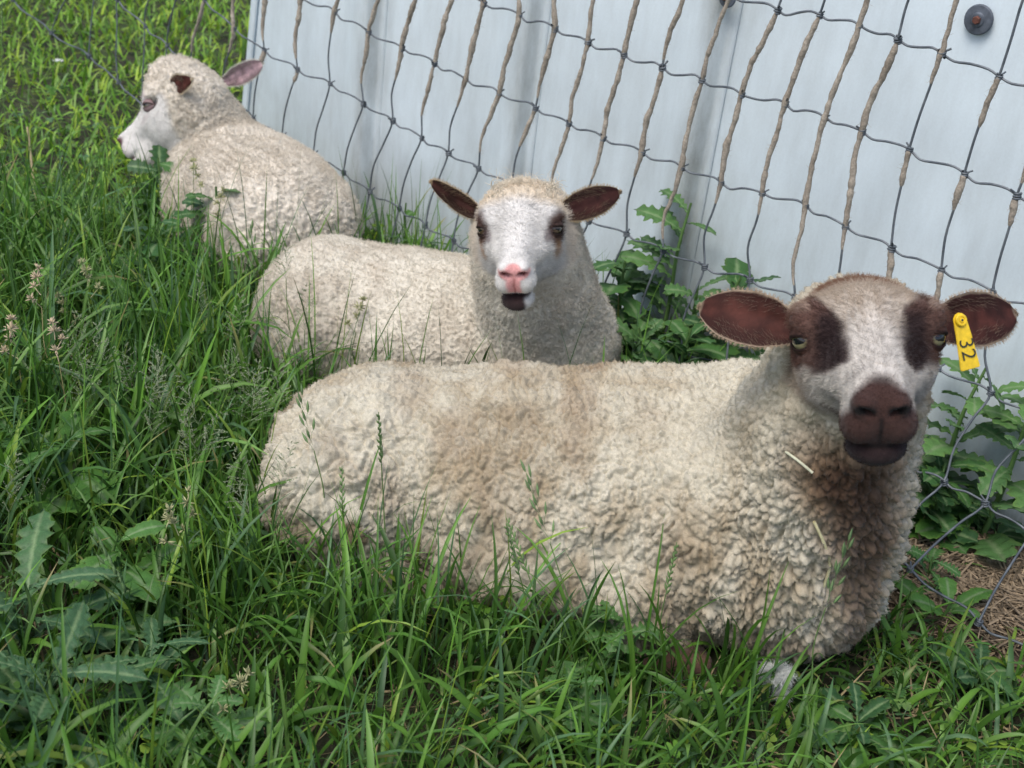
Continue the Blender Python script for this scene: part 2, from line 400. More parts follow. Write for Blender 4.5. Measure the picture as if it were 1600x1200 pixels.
def build_fence():
    rng = random.Random(4)
    S = {}; Z = {}; O = {}
    cols = np.arange(C0, C1 + 1)
    for k in 'ABCDEF':
        cs = sorted(KN[k]); s_ = []; z_ = []; o_ = []
        for c in cs:
            out = OUT[k]
            if k == 'F' and c > 12: out = .27
            if k == 'E' and c > 12: out = .05 + .05 * min(1, (c - 12) / 5)
            if k in 'EF' and c < 6: out *= .5
            s, z = wall_sz(*KN[k][c], D_FENCE - out)
            s_.append(s); z_.append(z); o_.append(out)
        def ext(v, slope_l, slope_r):
            v = np.array(v); y = np.interp(cols, cs, v)
            y = np.where(cols < cs[0], v[0] + (cols - cs[0]) * slope_l, y)
            return np.where(cols > cs[-1], v[-1] + (cols - cs[-1]) * slope_r, y)
        S[k] = ext(s_, .118, .108); Z[k] = ext(z_, -.004, -.006); O[k] = ext(o_, 0, 0)
    # lines whose left part runs out of the picture keep a steady height there
    for k, dz in (('C', .17), ('B', .34), ('A', .51)):
        m = cols < min(KN[k]); j = np.argmax(~m)
        Z[k][m] = Z[k][j] + (cols[m] - cols[j]) * -.004
        S[k][m] = S[k][j] + (S['D'][m] - S['D'][j])
    S['Y'] = S['A'] + (S['A'] - S['B']) * .9; Z['Y'] = Z['A'] + .18; O['Y'] = O['A'] * 0
    Z['F'] = np.maximum(Z['F'], .012)
    rows = 'YABCDEF'
    P = {}
    for k in rows:
        P[k] = np.array([wpt(s, z, o, D_FENCE) for s, z, o in zip(S[k], Z[k], O[k])])
    root = empty("woven_wire_fence", P['F'][len(cols) // 2] * [1, 1, 0])
    tag(root, "grey woven wire sheep fence with tufts of wool caught on its upright wires", "fence")
    R = .0024
    for k in rows:                               # line wires with a crimp at every knot
        K = []
        for i in range(len(cols)):
            K.append(P[k][i])
            if i < len(cols) - 1:
                for f_ in (.22, .5, .78):
                    q = P[k][i] * (1 - f_) + P[k][i + 1] * f_
                    sag = {.22: -.006, .5: .0, .78: .004}[f_] + rng.uniform(-.0025, .0025)
                    K.append(q + np.array([0, 0, sag]) + WN * rng.uniform(-.003, .003))
        pts = smooth_line(K, 3)
        V, F = tube(pts, R, 6)
        link("line_wire", mesh_np("line_wire", V, F), M_wire, root)
    segs = {}
    for i, c in enumerate(cols):                  # stay wires
        K = []
        for r_ in range(len(rows)):
            k = rows[r_]; p = P[k][i]
            K.append(p + WN * .004)
            if r_ < len(rows) - 1:
                p2 = P[rows[r_ + 1]][i]
                bow = (-.012 if rows[r_] in 'CD' else -.004) * (1 if rows[r_] != 'E' else 1.4)
                for f_ in (.3, .65):
                    K.append(p * (1 - f_) + p2 * f_ + WN * .004 + WT * (bow * (1 if f_ > .5 else .4) + rng.uniform(-.003, .003)))
        pts = smooth_line(K, 5)
        segs[c] = pts
        V, F = tube(pts, R * .96, 6)
        link("stay_wire", mesh_np("stay_wire", V, F), M_wire, root)
    # knots: a short coil round each crossing
    th = np.linspace(0, 2 * math.pi * 2.6, 22)
    coil = np.stack([np.cos(th) * .0052, np.sin(th) * .0052, np.linspace(-.005, .005, 22)], 1)
    V, F = tube(coil, .0019, 5)
    V2, F2 = tube(np.stack([np.linspace(.003, .011, 4), np.linspace(0, .004, 4), np.linspace(.004, .009, 4)], 1), .0017, 5)
    kme = mesh_np("knot", np.vstack([V, V2]), np.vstack([F, F2 + len(V)])); kme.materials.append(M_wire)
    for k in rows[1:]:
        for i, c in enumerate(cols):
            if (c < -8 or c > 22): continue
            o = bpy.data.objects.new("knot", kme); COL.objects.link(o); o.parent = root
            o.location = Vector(P[k][i] + WN * .002) - root.location
            o.rotation_euler = (rng.uniform(-.25, .25), rng.uniform(-.25, .25), rng.uniform(0, 6.3))
            s_ = rng.uniform(.95, 1.25); o.scale = (s_, s_, s_)
    # wool wrapped round the stays
    def wrap(c, f0, f1, thick):
        pts = segs[c]; n = len(pts)
        a = int(f0 * (n - 1)); b = max(a + 3, int(f1 * (n - 1)))
        base = smooth_line(pts[a:b + 1:2] if b - a > 5 else pts[a:b + 1], 8)
        m = len(base)
        if m < 6: return
        u = np.linspace(0, 1, m)
        env = np.clip(np.minimum(u / .06, (1 - u) / .22), 0, 1) ** .7
        sides = 9
        q = np.repeat(base, sides, 0); q = q + np.tile(np.stack([np.cos(np.arange(sides) * .7), np.sin(np.arange(sides) * .7), np.zeros(sides)], 1) * .004, (m, 1))
        nz = fbm(q, 90, 70 + c, 3).reshape(m, sides)
        tw = np.sin(u * (m / rng.uniform(3.2, 6.5)) + rng.uniform(0, 6) + vnoise(base, 25, 5 + c) * 2)[:, None] * .12
        blob = (vnoise(base, 28, 11 + c) * .32)[:, None]
        rr = thick * (env[:, None] * (.85 + .55 * nz + tw + blob)) + R
        base = base + np.stack([vnoise(base, 60, 3), vnoise(base, 60, 4), np.zeros(m)], 1) * .0014
        V, F = tube(base, np.maximum(rr, .0008), sides)
        t = np.clip(.5 + .5 * fbm(V, 40, 9, 2), 0, 1)[:, None]
        colr = np.array([.20, .17, .135]) * (1 - t) + np.array([.40, .355, .295]) * t
        o = link("wool_wrap", mesh_np("wool_wrap", V, F, cols=colr), M_wrap, root)
        # loose fibres
        nh = int(30 + 160 * (f1 - f0)); sel = np.array([rng.randrange(len(V)) for _ in range(nh)])
        hair_obj("stray_fibres", V[sel], None, colr[sel] * 1.15, .010, .00022, 4, o, seed=c, curl=.6, axis=base, fixed=True)
    wrap.hair = True
    nrow = len(rows) - 1
    def fr(row, t): return (rows.index(row) + t) / nrow
    build_fence.todo = []
    plan = {0: [('B', .0, 'C', .95), ('D', .0, 'D', .2)], 1: [('B', 0, 'C', .98), ('D', .0, 'D', .12)], 2: [('B', 0, 'C', .35)], 3: [('B', 0, 'C', .85)], 4: [('B', 0, 'C', .55), ],
            5: [('B', 0, 'C', .75)], 6: [('A', 0, 'C', .4)], 7: [('A', 0, 'C', .85)], 8: [('A', 0, 'B', .95), ('C', 0, 'C', .55)], 9: [('A', 0, 'C', .85)],
            10: [('A', 0, 'C', .55)], 11: [('A', 0, 'A', .95), ('B', 0.02, 'C', .4)], 12: [('Y', 0, 'C', .96)], 13: [('A', .05, 'C', .35)], 14: [('A', .03, 'C', .3)], 15: [('Y', 0, 'C', .98)],
            16: [('A', 0.02, 'C', .3)], 17: [('Y', .4, 'A', .45), ('B', .03, 'B', .5), ('C', 0, 'C', .55)], 18: [('A', .02, 'A', .6), ('B', .03, 'B', .4), ('C', .0, 'C', .75)],
            19: [('A', .4, 'A', .99), ('B', .05, 'B', .35)], 20: [('B', .1, 'C', .5)], -1: [('C', .2, 'D', .5)], -2: [('C', .1, 'D', .9)], -4: [('C', .3, 'D', .3)], -6: [('D', 0, 'D', .6)]}
    for c, L_ in plan.items():
        for (ra, ta, rb, tb) in L_:
            build_fence.todo.append((c, fr(ra, ta), fr(rb, tb), rng.uniform(.0029, .0046) * (1.0 if c > 6 else 1.15)))
    build_fence.wrap = wrap
    return root

def hair_obj(name, roots, normals, colors, length, radius, npts, parent, seed=0, curl=.4, axis=None, fixed=False, lens=None, dirs=None, loc0=True):
    """short fibres as hair curves"""
    rs = np.random.RandomState(seed + 7)
    n = len(roots); P = np.zeros((n, npts, 3)); P[:, 0] = roots
    if dirs is None:
        if normals is None:
            dirs = rs.normal(size=(n, 3))
        else: dirs = normals
    d = dirs + rs.normal(size=(n, 3)) * curl; d /= np.linalg.norm(d, axis=1)[:, None]
    L = (length if lens is None else lens) * rs.uniform(.55, 1.15, n) / (npts - 1)
    for k in range(1, npts):
        P[:, k] = P[:, k - 1] + d * L[:, None]
        d = d + rs.normal(size=(n, 3)) * curl; d /= np.linalg.norm(d, axis=1)[:, None]
    cu = bpy.data.hair_curves.new(name)
    cu.add_curves([npts] * n)
    cu.attributes["position"].data.foreach_set("vector", P.astype(np.float32).ravel())
    r = cu.attributes.get("radius") or cu.attributes.new("radius", 'FLOAT', 'POINT')
    rad_ = np.tile(np.linspace(1, .45, npts), n) * radius
    r.data.foreach_set("value", rad_.astype(np.float32))
    a = cu.attributes.new("Col", 'FLOAT_COLOR', 'CURVE')
    c = np.ones((n, 4), np.float32); c[:, :3] = colors
    a.data.foreach_set("color", c.ravel())
    cu.materials.append(M_hair)
    o = bpy.data.objects.new(name, cu); COL.objects.link(o); o.parent = parent
    if parent.type == 'EMPTY': o.location = -parent.location
    return o
fence = build_fence()
for a_ in build_fence.todo: build_fence.wrap(*a_)
# ---------------------------------------------------------------- sheep: one continuous skin from a blended volume
class Vol:
    def __init__(self): self.p = []
    def ell(self, c, r, M=None, k=.03, op='+'):
        self.p.append(('e', np.asarray(c, float), np.asarray(r, float), np.eye(3) if M is None else np.asarray(M, float), k, op))
    def cone(self, a, b, ra, rb, k=.03, op='+', sq=None):
        self.p.append(('c', np.asarray(a, float), np.asarray(b, float), (ra, rb), k, op, sq))
    @staticmethod
    def _d(q, P):
        if q[0] == 'e':
            l = (P - q[1]) @ q[3]
            k0 = np.sqrt(((l / q[2]) ** 2).sum(-1)); k1 = np.sqrt(((l / q[2] ** 2) ** 2).sum(-1)) + 1e-9
            return k0 * (k0 - 1) / k1
        a, b = q[1], q[2]; ab = b - a
        t = np.clip((P - a) @ ab / (ab @ ab), 0, 1)
        v = P - (a + t[..., None] * ab)
        if q[6] is not None:                      # squash across a direction
            n, f = q[6]; v = v + (v @ n)[..., None] * n * (f - 1)
        return np.sqrt((v ** 2).sum(-1)) - (q[3][0] + (q[3][1] - q[3][0]) * t)
    @staticmethod
    def _mix(d, e, k, op):
        if op == '+':
            h = np.clip(.5 + .5 * (e - d) / k, 0, 1); return e * (1 - h) + d * h - k * h * (1 - h)
        h = np.clip(.5 - .5 * (d + e) / k, 0, 1); return d * (1 - h) - e * h + k * h * (1 - h)
    @staticmethod
    def _box(q):
        if q[0] == 'e': return q[1] - q[2].max(), q[1] + q[2].max()
        m = max(q[3]) * 1.3; return np.minimum(q[1], q[2]) - m, np.maximum(q[1], q[2]) + m
    def __call__(self, P, reach=.012):
        """value near the surface; parts that cannot matter at a point are skipped"""
        d = np.full(len(P), 9.0)
        for q in self.p:
            c0, c1 = self._box(q); g = q[4] + reach
            m = np.nonzero(((P > c0 - g) & (P < c1 + g)).all(1))[0]
            if len(m): d[m] = self._mix(d[m], self._d(q, P[m]), q[4], q[5])
        return d
    def grid(self, lo, hi, h):
        n = np.ceil((hi - lo) / h).astype(int) + 1
        ax = [lo[i] + np.arange(n[i]) * h for i in range(3)]
        D = np.full(n, 9.0, np.float32)
        for q in self.p:
            c0, c1 = self._box(q)
            g = q[4] + 3 * h
            i0 = np.clip(np.floor((c0 - g - lo) / h).astype(int), 0, n - 1); i1 = np.clip(np.ceil((c1 + g - lo) / h).astype(int) + 1, 1, n)
            if (i1 <= i0).any(): continue
            sl = tuple(slice(i0[i], i1[i]) for i in range(3))
            G = np.stack(np.meshgrid(*[ax[i][sl[i]] for i in range(3)], indexing='ij'), -1)
            D[sl] = self._mix(D[sl], self._d(q, G), q[4], q[5])
        return D, ax
    def grad(self, P, e=.0015):
        k = np.array([[1, -1, -1], [-1, -1, 1], [-1, 1, -1], [1, 1, 1]], float)
        g = sum(k[i] * self(P + k[i] * e)[:, None] for i in range(4))
        return g / (np.linalg.norm(g, axis=-1)[..., None] + 1e-9)

def surface_net(D, ax):
    n = np.array(D.shape); I = D < 0
    h = ax[0][1] - ax[0][0]; lo = np.array([a[0] for a in ax])
    c = [I[dx:n[0] - 1 + dx, dy:n[1] - 1 + dy, dz:n[2] - 1 + dz] for dx in (0, 1) for dy in (0, 1) for dz in (0, 1)]
    cnt = sum(x.astype(np.int8) for x in c); act = (cnt > 0) & (cnt < 8)
    ci = np.argwhere(act); vid = np.full(act.shape, -1, np.int64); vid[act] = np.arange(len(ci))
    acc = np.zeros((len(ci), 3)); num = np.zeros(len(ci))
    cor = np.array([(a, b, d) for a in (0, 1) for b in (0, 1) for d in (0, 1)])
    for i in range(8):
        for j in range(i + 1, 8):
            if abs(cor[i] - cor[j]).sum() != 1: continue
            a = D[tuple((ci + cor[i]).T)]; b = D[tuple((ci + cor[j]).T)]
            m = (a < 0) != (b < 0); t = np.where(m, a / (a - b + 1e-12), 0)
            acc += np.where(m[:, None], cor[i] + t[:, None] * (cor[j] - cor[i]), 0); num += m
    V = lo + (ci + acc / num[:, None]) * h
    Q = []
    for axis in range(3):
        sl0 = [slice(1, -1)] * 3; sl1 = [slice(1, -1)] * 3
        sl0[axis] = slice(0, -1); sl1[axis] = slice(1, None)
        a = I[tuple(sl0)]; b = I[tuple(sl1)]
        e = np.argwhere(a != b)
        ins = a[tuple(e.T)]
        off = np.ones(3, int); off[axis] = 0; e = e + off
        u, w = [(1, 2), (2, 0), (0, 1)][axis]
        def cell(du, dw):
            x = e.copy(); x[:, u] -= du; x[:, w] -= dw; return vid[tuple(x.T)]
        q = np.stack([cell(1, 1), cell(0, 1), cell(0, 0), cell(1, 0)], 1)
        q[~ins] = q[~ins][:, ::-1]
        Q.append(q)
    return V, np.vstack(Q)
def subdivide(V, Q):
    n = len(V); E_ = np.vstack([Q[:, [i, (i + 1) % 4]] for i in range(4)]); key = np.sort(E_, 1)
    u, inv = np.unique(key[:, 0] * (n + 1) + key[:, 1], return_inverse=True)
    a = u // (n + 1); b = u % (n + 1)
    mid = (V[a] + V[b]) / 2; fc = V[Q].mean(1); m = len(Q)
    ei = [n + inv[i * m:(i + 1) * m] for i in range(4)]; ci = n + len(u) + np.arange(m)
    V2 = np.vstack([V, mid, fc])
    Q2 = np.vstack([np.stack([Q[:, 0], ei[0], ci, ei[3]], 1), np.stack([ei[0], Q[:, 1], ei[1], ci], 1),
                    np.stack([ci, ei[1], Q[:, 2], ei[2]], 1), np.stack([ei[3], ci, ei[2], Q[:, 3]], 1)])
    return V2, Q2

class Frame:
    """local axes: x towards the nose, y to the sheep's left, z up through the forehead"""
    def __init__(self, o, x, y, s=1.0):
        self.o = np.asarray(o, float); x = nrm(x); z = nrm(np.cross(x, y)); y = np.cross(z, x)
        self.M = np.stack([x, y, z], 1); self.s = s
    def w(self, p): return self.o + self.M @ (np.asarray(p, float) * self.s)
    def d(self, v): return self.M @ np.asarray(v, float)
    def l(self, P): return (np.asarray(P) - self.o) @ self.M / self.s

def add_head(v, H, wide=1.0, long=1.0, mz=1.0, gape=0.0, crown=.076, wool_cap=0.0, cheek=1.0):
    s = H.s; M = H.M
    def E_(c, r, k=.03, op='+', rot=None):
        v.ell(H.w(np.array(c) * [long, 1, 1]), np.array(r) * s, M if rot is None else M @ rot, k * s, op)
    def C_(a, b, ra, rb, k=.03, op='+', sq=None):
        v.cone(H.w(np.array(a) * [long, 1, 1]), H.w(np.array(b) * [long, 1, 1]), ra * s, rb * s, k * s, op, None if sq is None else (M[:, sq[0]], sq[1]))
    W = wide
    E_((.050, 0, -.005), (.080, .067 * W, crown), .05)              # cranium
    if wool_cap: E_((.020, 0, .020), (.075, .072 * W, .070 + wool_cap), .04)
    C_((.075, 0, .010), (.205, 0, .004), .056, .031 * mz, .03, sq=(1, .95 / W))   # nasal bridge
    for y in (-1, 1):
        E_((.080, y * .058 * W, .030), (.034, .026 * W, .025), .022)  # brow over the eye
        E_((.088, y * .040 * W * cheek, -.036), (.060, .032 * W, .050), .035) # cheek
        C_((.105, y * .052 * W, -.010), (.200, y * .022 * mz, -.012), .020, .014, .022)   # facial crest below the eye
    C_((.060, 0, -.062), (.215, 0, -.058 - gape * .5), .044, .026, .035)    # jaw
    E_((.226, 0, -.008), (.034, .031 * mz, .033), .018)              # muzzle
    for y in (-1, 1):
        E_((.239, y * .0215 * mz, -.031), (.025, .024 * mz, .026), .020)    # upper lip halves
        E_((.246, y * .0200 * mz, .006), (.020, .0150 * mz, .014), .011)   # nostril wings
    E_((.227, 0, -.071 - gape), (.033, .037 * mz, .023), .010)        # chin
    for y in (-1, 1):
        a = .55 * y; rz = np.array([[math.cos(a), -math.sin(a), 0], [math.sin(a), math.cos(a), 0], [0, 0, 1]])
        ro = .62 * y; rx = np.array([[1, 0, 0], [0, math.cos(ro), -math.sin(ro)], [0, math.sin(ro), math.cos(ro)]])
        E_((.267, y * .0190 * mz, .001), (.016, .0115 * mz, .0052), .004, '-', rot=rx @ rz)
        E_((.097, y * .0770 * W, .012), (.023, .014, .0145), .010, '-')    # eye socket
    C_((.2685, 0, -.006), (.263, 0, -.052), .0024, .0024, .007, '-')
    if gape:
        E_((.262, .003, -.054 - gape * .5), (.030, .026 * mz, gape * .55), .006, '-')
    C_((.262, -.012, -.0545), (.262, .012, -.0545), .0028, .0028, .006, '-')
    for y in (-1, 1): C_((.262, y * .012, -.0545), (.222, y * .046 * mz, -.052), .0028, .0024, .006, '-')

# ---- shapes of the three animals
def surf(v, px, py):
    """point where the line of sight through a photo point meets the animal"""
    r = ray(px, py); t = np.linspace(.9, 3.8, 2400); Q_ = CPOS + r[None] * t[:, None]
    k = np.nonzero(v(Q_, .05) < 0)[0]
    return Q_[k[0]] if len(k) else at(px, py, 2.0)
def body_frame(rp, ch):
    rp, ch = np.asarray(rp, float), np.asarray(ch, float)
    f = nrm(np.append(ch - rp, 0)); l = np.array([-f[1], f[0], 0]); B = np.stack([f, l, [0, 0, 1]], 1); o = np.append(rp, 0)
    return (lambda x, y, z: o + B @ np.array([x, y, z])), B, l
def ewe_volume():
    v = Vol()
    w, B, l = body_frame((-.28, 1.95), (.53, 1.84))
    v.cone(w(.05, .01, .120), w(.70, 0, .19), .132, .180, .06, sq=(l, .85))
    v.ell(w(.03, 0, .115), (.155, .18, .145), B, .05)
    v.ell(w(.38, .01, .145), (.33, .215, .172), B, .07)
    v.ell(w(.40, -.05, .09), (.24, .19, .10), B, .05)              # belly resting on the ground
    v.ell(w(.045, -.125, .110), (.135, .085, .125), B, .022)       # haunches
    v.ell(w(.06, .12, .11), (.15, .095, .125), B, .04)
    v.ell(w(.05, -.03, .235), (.08, .07, .035), B, .05)           # hip bones
    v.ell(w(.17, -.20, .025), (.08, .028, .026), B, .02)          # folded hind shank
    v.ell(w(.66, -.115, .175), (.13, .115, .175), B, .04)          # shoulders
    v.ell(w(.68, .12, .19), (.14, .12, .19), B, .05)
    v.ell(w(.555, -.195, .085), (.085, .060, .085), B, .022)       # elbow
    v.ell(w(.56, .06, .215), (.20, .14, .155), B, .06)             # withers
    v.ell(w(.33, .02, .30), (.10, .07, .035), B, .05)              # spine
    v.ell(w(.78, -.04, .16), (.135, .18, .17), B, .05)             # brisket
    H = Frame(at(1343, 486, 1.77), cdir(-.115, -.54, .83), cdir(1, .02, .15), 1.0)
    v.cone(w(.77, -.03, .22), H.w((-.03, 0, -.075)), .155, .092, .06)
    v.cone(w(.81, -.07, .14), H.w((.03, 0, -.12)), .130, .076, .05)
    v.cone(w(.56, -.19, .045), w(.672, -.216, .006), .038, .020, .02)   # folded foreleg
    v.cone(w(.672, -.216, .006), w(.58, -.240, .0), .019, .015, .010)
    v.cone(w(.68, .16, .05), w(.90, .12, .035), .042, .034, .02)
    pa, pb = surf(v, 541, 800), surf(v, 556, 905)                   # parting between haunch and flank
    v.cone(pa + [0, -.004, 0], pb + [0, .004, 0], .006, .026, .014, '-')
    add_head(v, H, wide=1.20, long=.96, crown=.062, mz=1.02, cheek=.95)
    return v, H, w
def lamb_volume():
    v = Vol()
    w, B, l = body_frame((-.46, 2.58), (.12, 2.47))
    v.cone(w(.05, 0, .125), w(.53, 0, .135), .130, .135, .06, sq=(l, .85))
    v.ell(w(.03, 0, .115), (.14, .17, .135), B, .06)
    v.ell(w(.30, 0, .115), (.28, .20, .14), B, .08)
    v.ell(w(.05, -.10, .10), (.14, .10, .115), B, .03)
    v.ell(w(.53, 0, .13), (.12, .155, .14), B, .05)
    H = Frame(at(818, 328, 2.43), cdir(-.09, -.64, .75), cdir(1, .0, .12), .87)
    v.cone(w(.535, -.02, .15), H.w((.0, 0, -.065)), .135, .100, .05)
    add_head(v, H, wide=1.05, long=.93, mz=.90, gape=.011, crown=.070, cheek=.85)
    return v, H, w
def far_volume():
    v = Vol()
    w, B, l = body_frame((-.625, 2.96), (-.87, 3.30))
    v.cone(w(.0, 0, .14), w(.36, 0, .15), .14, .13, .06, sq=(l, .85))
    v.ell(w(.0, 0, .13), (.17, .20, .155), B, .05)
    v.ell(w(.18, 0, .13), (.22, .21, .16), B, .08)
    H = Frame(at(299, 151, 3.34), cdir(-.80, -.52, -.12), cdir(-.17, .03, .97), 1.0)
    v.cone(w(.36, 0, .19), H.w((.01, 0, -.04)), .110, .088, .025)
    add_head(v, H, wide=1.02, wool_cap=.026, mz=.76, long=.85)
    return v, H, w
def build_sheep(name, label, v, H, lo, hi, h, sub, wool_w, color, nub, hair_n, group, hair_len=.010, hair_rad=.00035, grain=110., seed=1, face_hair=9000, base=None):
    root = empty(name, (*np.asarray(base[:2]), 0.0))
    tag(root, label, "sheep", group)
    D, ax = v.grid(np.asarray(lo, float), np.asarray(hi, float), h)
    V, Q = surface_net(D, ax)
    for it in range(sub): V, Q = subdivide(V, Q)
    for it in range(2): V = V - v(V)[:, None] * v.grad(V)
    # smooth the patch normals a little, then raise the fleece
    N = v.grad(V, .004)
    w = wool_w(V)
    sc_ = np.array([1, 1, .62]) if nub.get('drape', True) else np.ones(3)
    warp = np.stack([vnoise(V, 34, 21), vnoise(V, 34, 22), vnoise(V, 34, 23)], 1) * .006
    loose = np.clip(.5 + 1.1 * fbm(V, 6.5, 77, 2), 0, 1)        # some areas lie felted, others in crisp curls
    f1, f2, rid = worley((V + warp) * sc_, grain, seed)
    coarse = nub.get('coarse'); cw = np.zeros(len(V)) if coarse is None else coarse(V)
    f1c, f2c, ridc = worley((V + warp * 1.5) * np.array([1, 1, .75]), grain * .66, seed + 70)
    f1b, f2b, ridb = worley((V + warp * 2.2) * np.array([1, 1, .36]), grain * .40, seed + 40)
    crev = sstep(.0, .26, f2 - f1); crevc = sstep(.0, .22, f2c - f1c)
    dome = np.sqrt(np.clip(1 - (f1 / .85) ** 2, 0, 1)) * (.55 + .5 * rid) * (.45 + .75 * crev)
    domec = np.sqrt(np.clip(1 - (f1c / .80) ** 2, 0, 1)) * (.65 + .5 * ridc) * 1.6 * (.35 + .8 * crevc)
    dome = dome * (1 - cw) + (domec + .35 * dome) * cw
    lock = 1 - (1 - sstep(0, .30, f2b - f1b)) * np.clip(.35 + .9 * fbm(V, 5, 91, 2) + .6 * cw, 0, 1)
    fine = vnoise(V, 420, 8) * .5 + vnoise(V, 900, 9) * .35
    ridge = fbm((V + warp * 3) * np.array([1, 1, .22]), 46, 33, 2) * np.clip(.75 + fbm(V, 4, 19, 2) * 1.2 - .8 * cw, 0, 1) * nub.get('ridge', 0)
    disp = nub['amp'] * (dome * (.40 + .80 * loose) + lock * nub.get('lock', .9) + fine * .30 + ridge + fbm(V, 20, 50, 2) * nub.get('lump', 1.0)) + fbm(V, 8, 57, 2) * nub.get('heave', .004)
    V2 = V + N * (np.clip(w, 0, 1) * disp)[:, None]
    short = (1 - w) * (vnoise(V, 300, 12) * .0005)
    V2 = V2 + N * short[:, None]
    groove = np.zeros(len(V))
    pit = np.clip(.25 + .75 * (crev * (1 - cw) + crevc * cw) * lock, 0, 1)
    col = color(V, N, w, groove, rid, loose)
    me = mesh_np("body", V2, Q, cols=col)
    body = link("body", me, M_body, root)
    print(name, len(V), "verts")
    # fibres: curly on the fleece, short and combed on the face
    rs = np.random.RandomState(seed)
    pw = np.clip(w, 0, 1) ** 1.5 + 1e-9; up = V[:, 2] > .01
    pw = pw * up * pit ** 1.5; sel = rs.choice(len(V), hair_n, p=pw / pw.sum())
    jit = rs.normal(size=(hair_n, 3)) * .0012
    hair_obj("fleece", V2[sel] + jit - N[sel] * .001, N[sel] + np.array([0, 0, -.25]), np.clip(col[sel] * rs.uniform(.86, 1.16, (hair_n, 1)), 0, 1),
             hair_len, hair_rad, 5, root, seed=seed, curl=.55)
    if face_hair:
        hl = H.l(V); fm = (w < .6) & (hl[:, 0] < .262) & (hl[:, 0] > -.1) & (V[:, 2] > .1) & (abs(hl[:, 1]) < .13) & (hl[:, 2] > -.12)
        ids = np.nonzero(fm)[0]
        if len(ids):
            s2 = rs.choice(ids, face_hair)
            dirs = N[s2] * .35 + (-H.M[:, 0])[None] * .25 + (H.M[:, 1][None] * np.tanh(hl[s2, 1] / .035)[:, None]) * .55 + np.array([0, 0, -.15])
            tl = np.interp(hl[s2, 0], [0, .1, .2, .24, .26], [.010, .008, .0045, .0024, .0016])
            hair_obj("face_hair", V2[s2], None, np.clip(col[s2] * rs.uniform(.8, 1.2, (face_hair, 1)), 0, 1), .006, .00020, 4, root, seed=seed + 3, curl=.22, dirs=dirs, lens=tl)
    return root

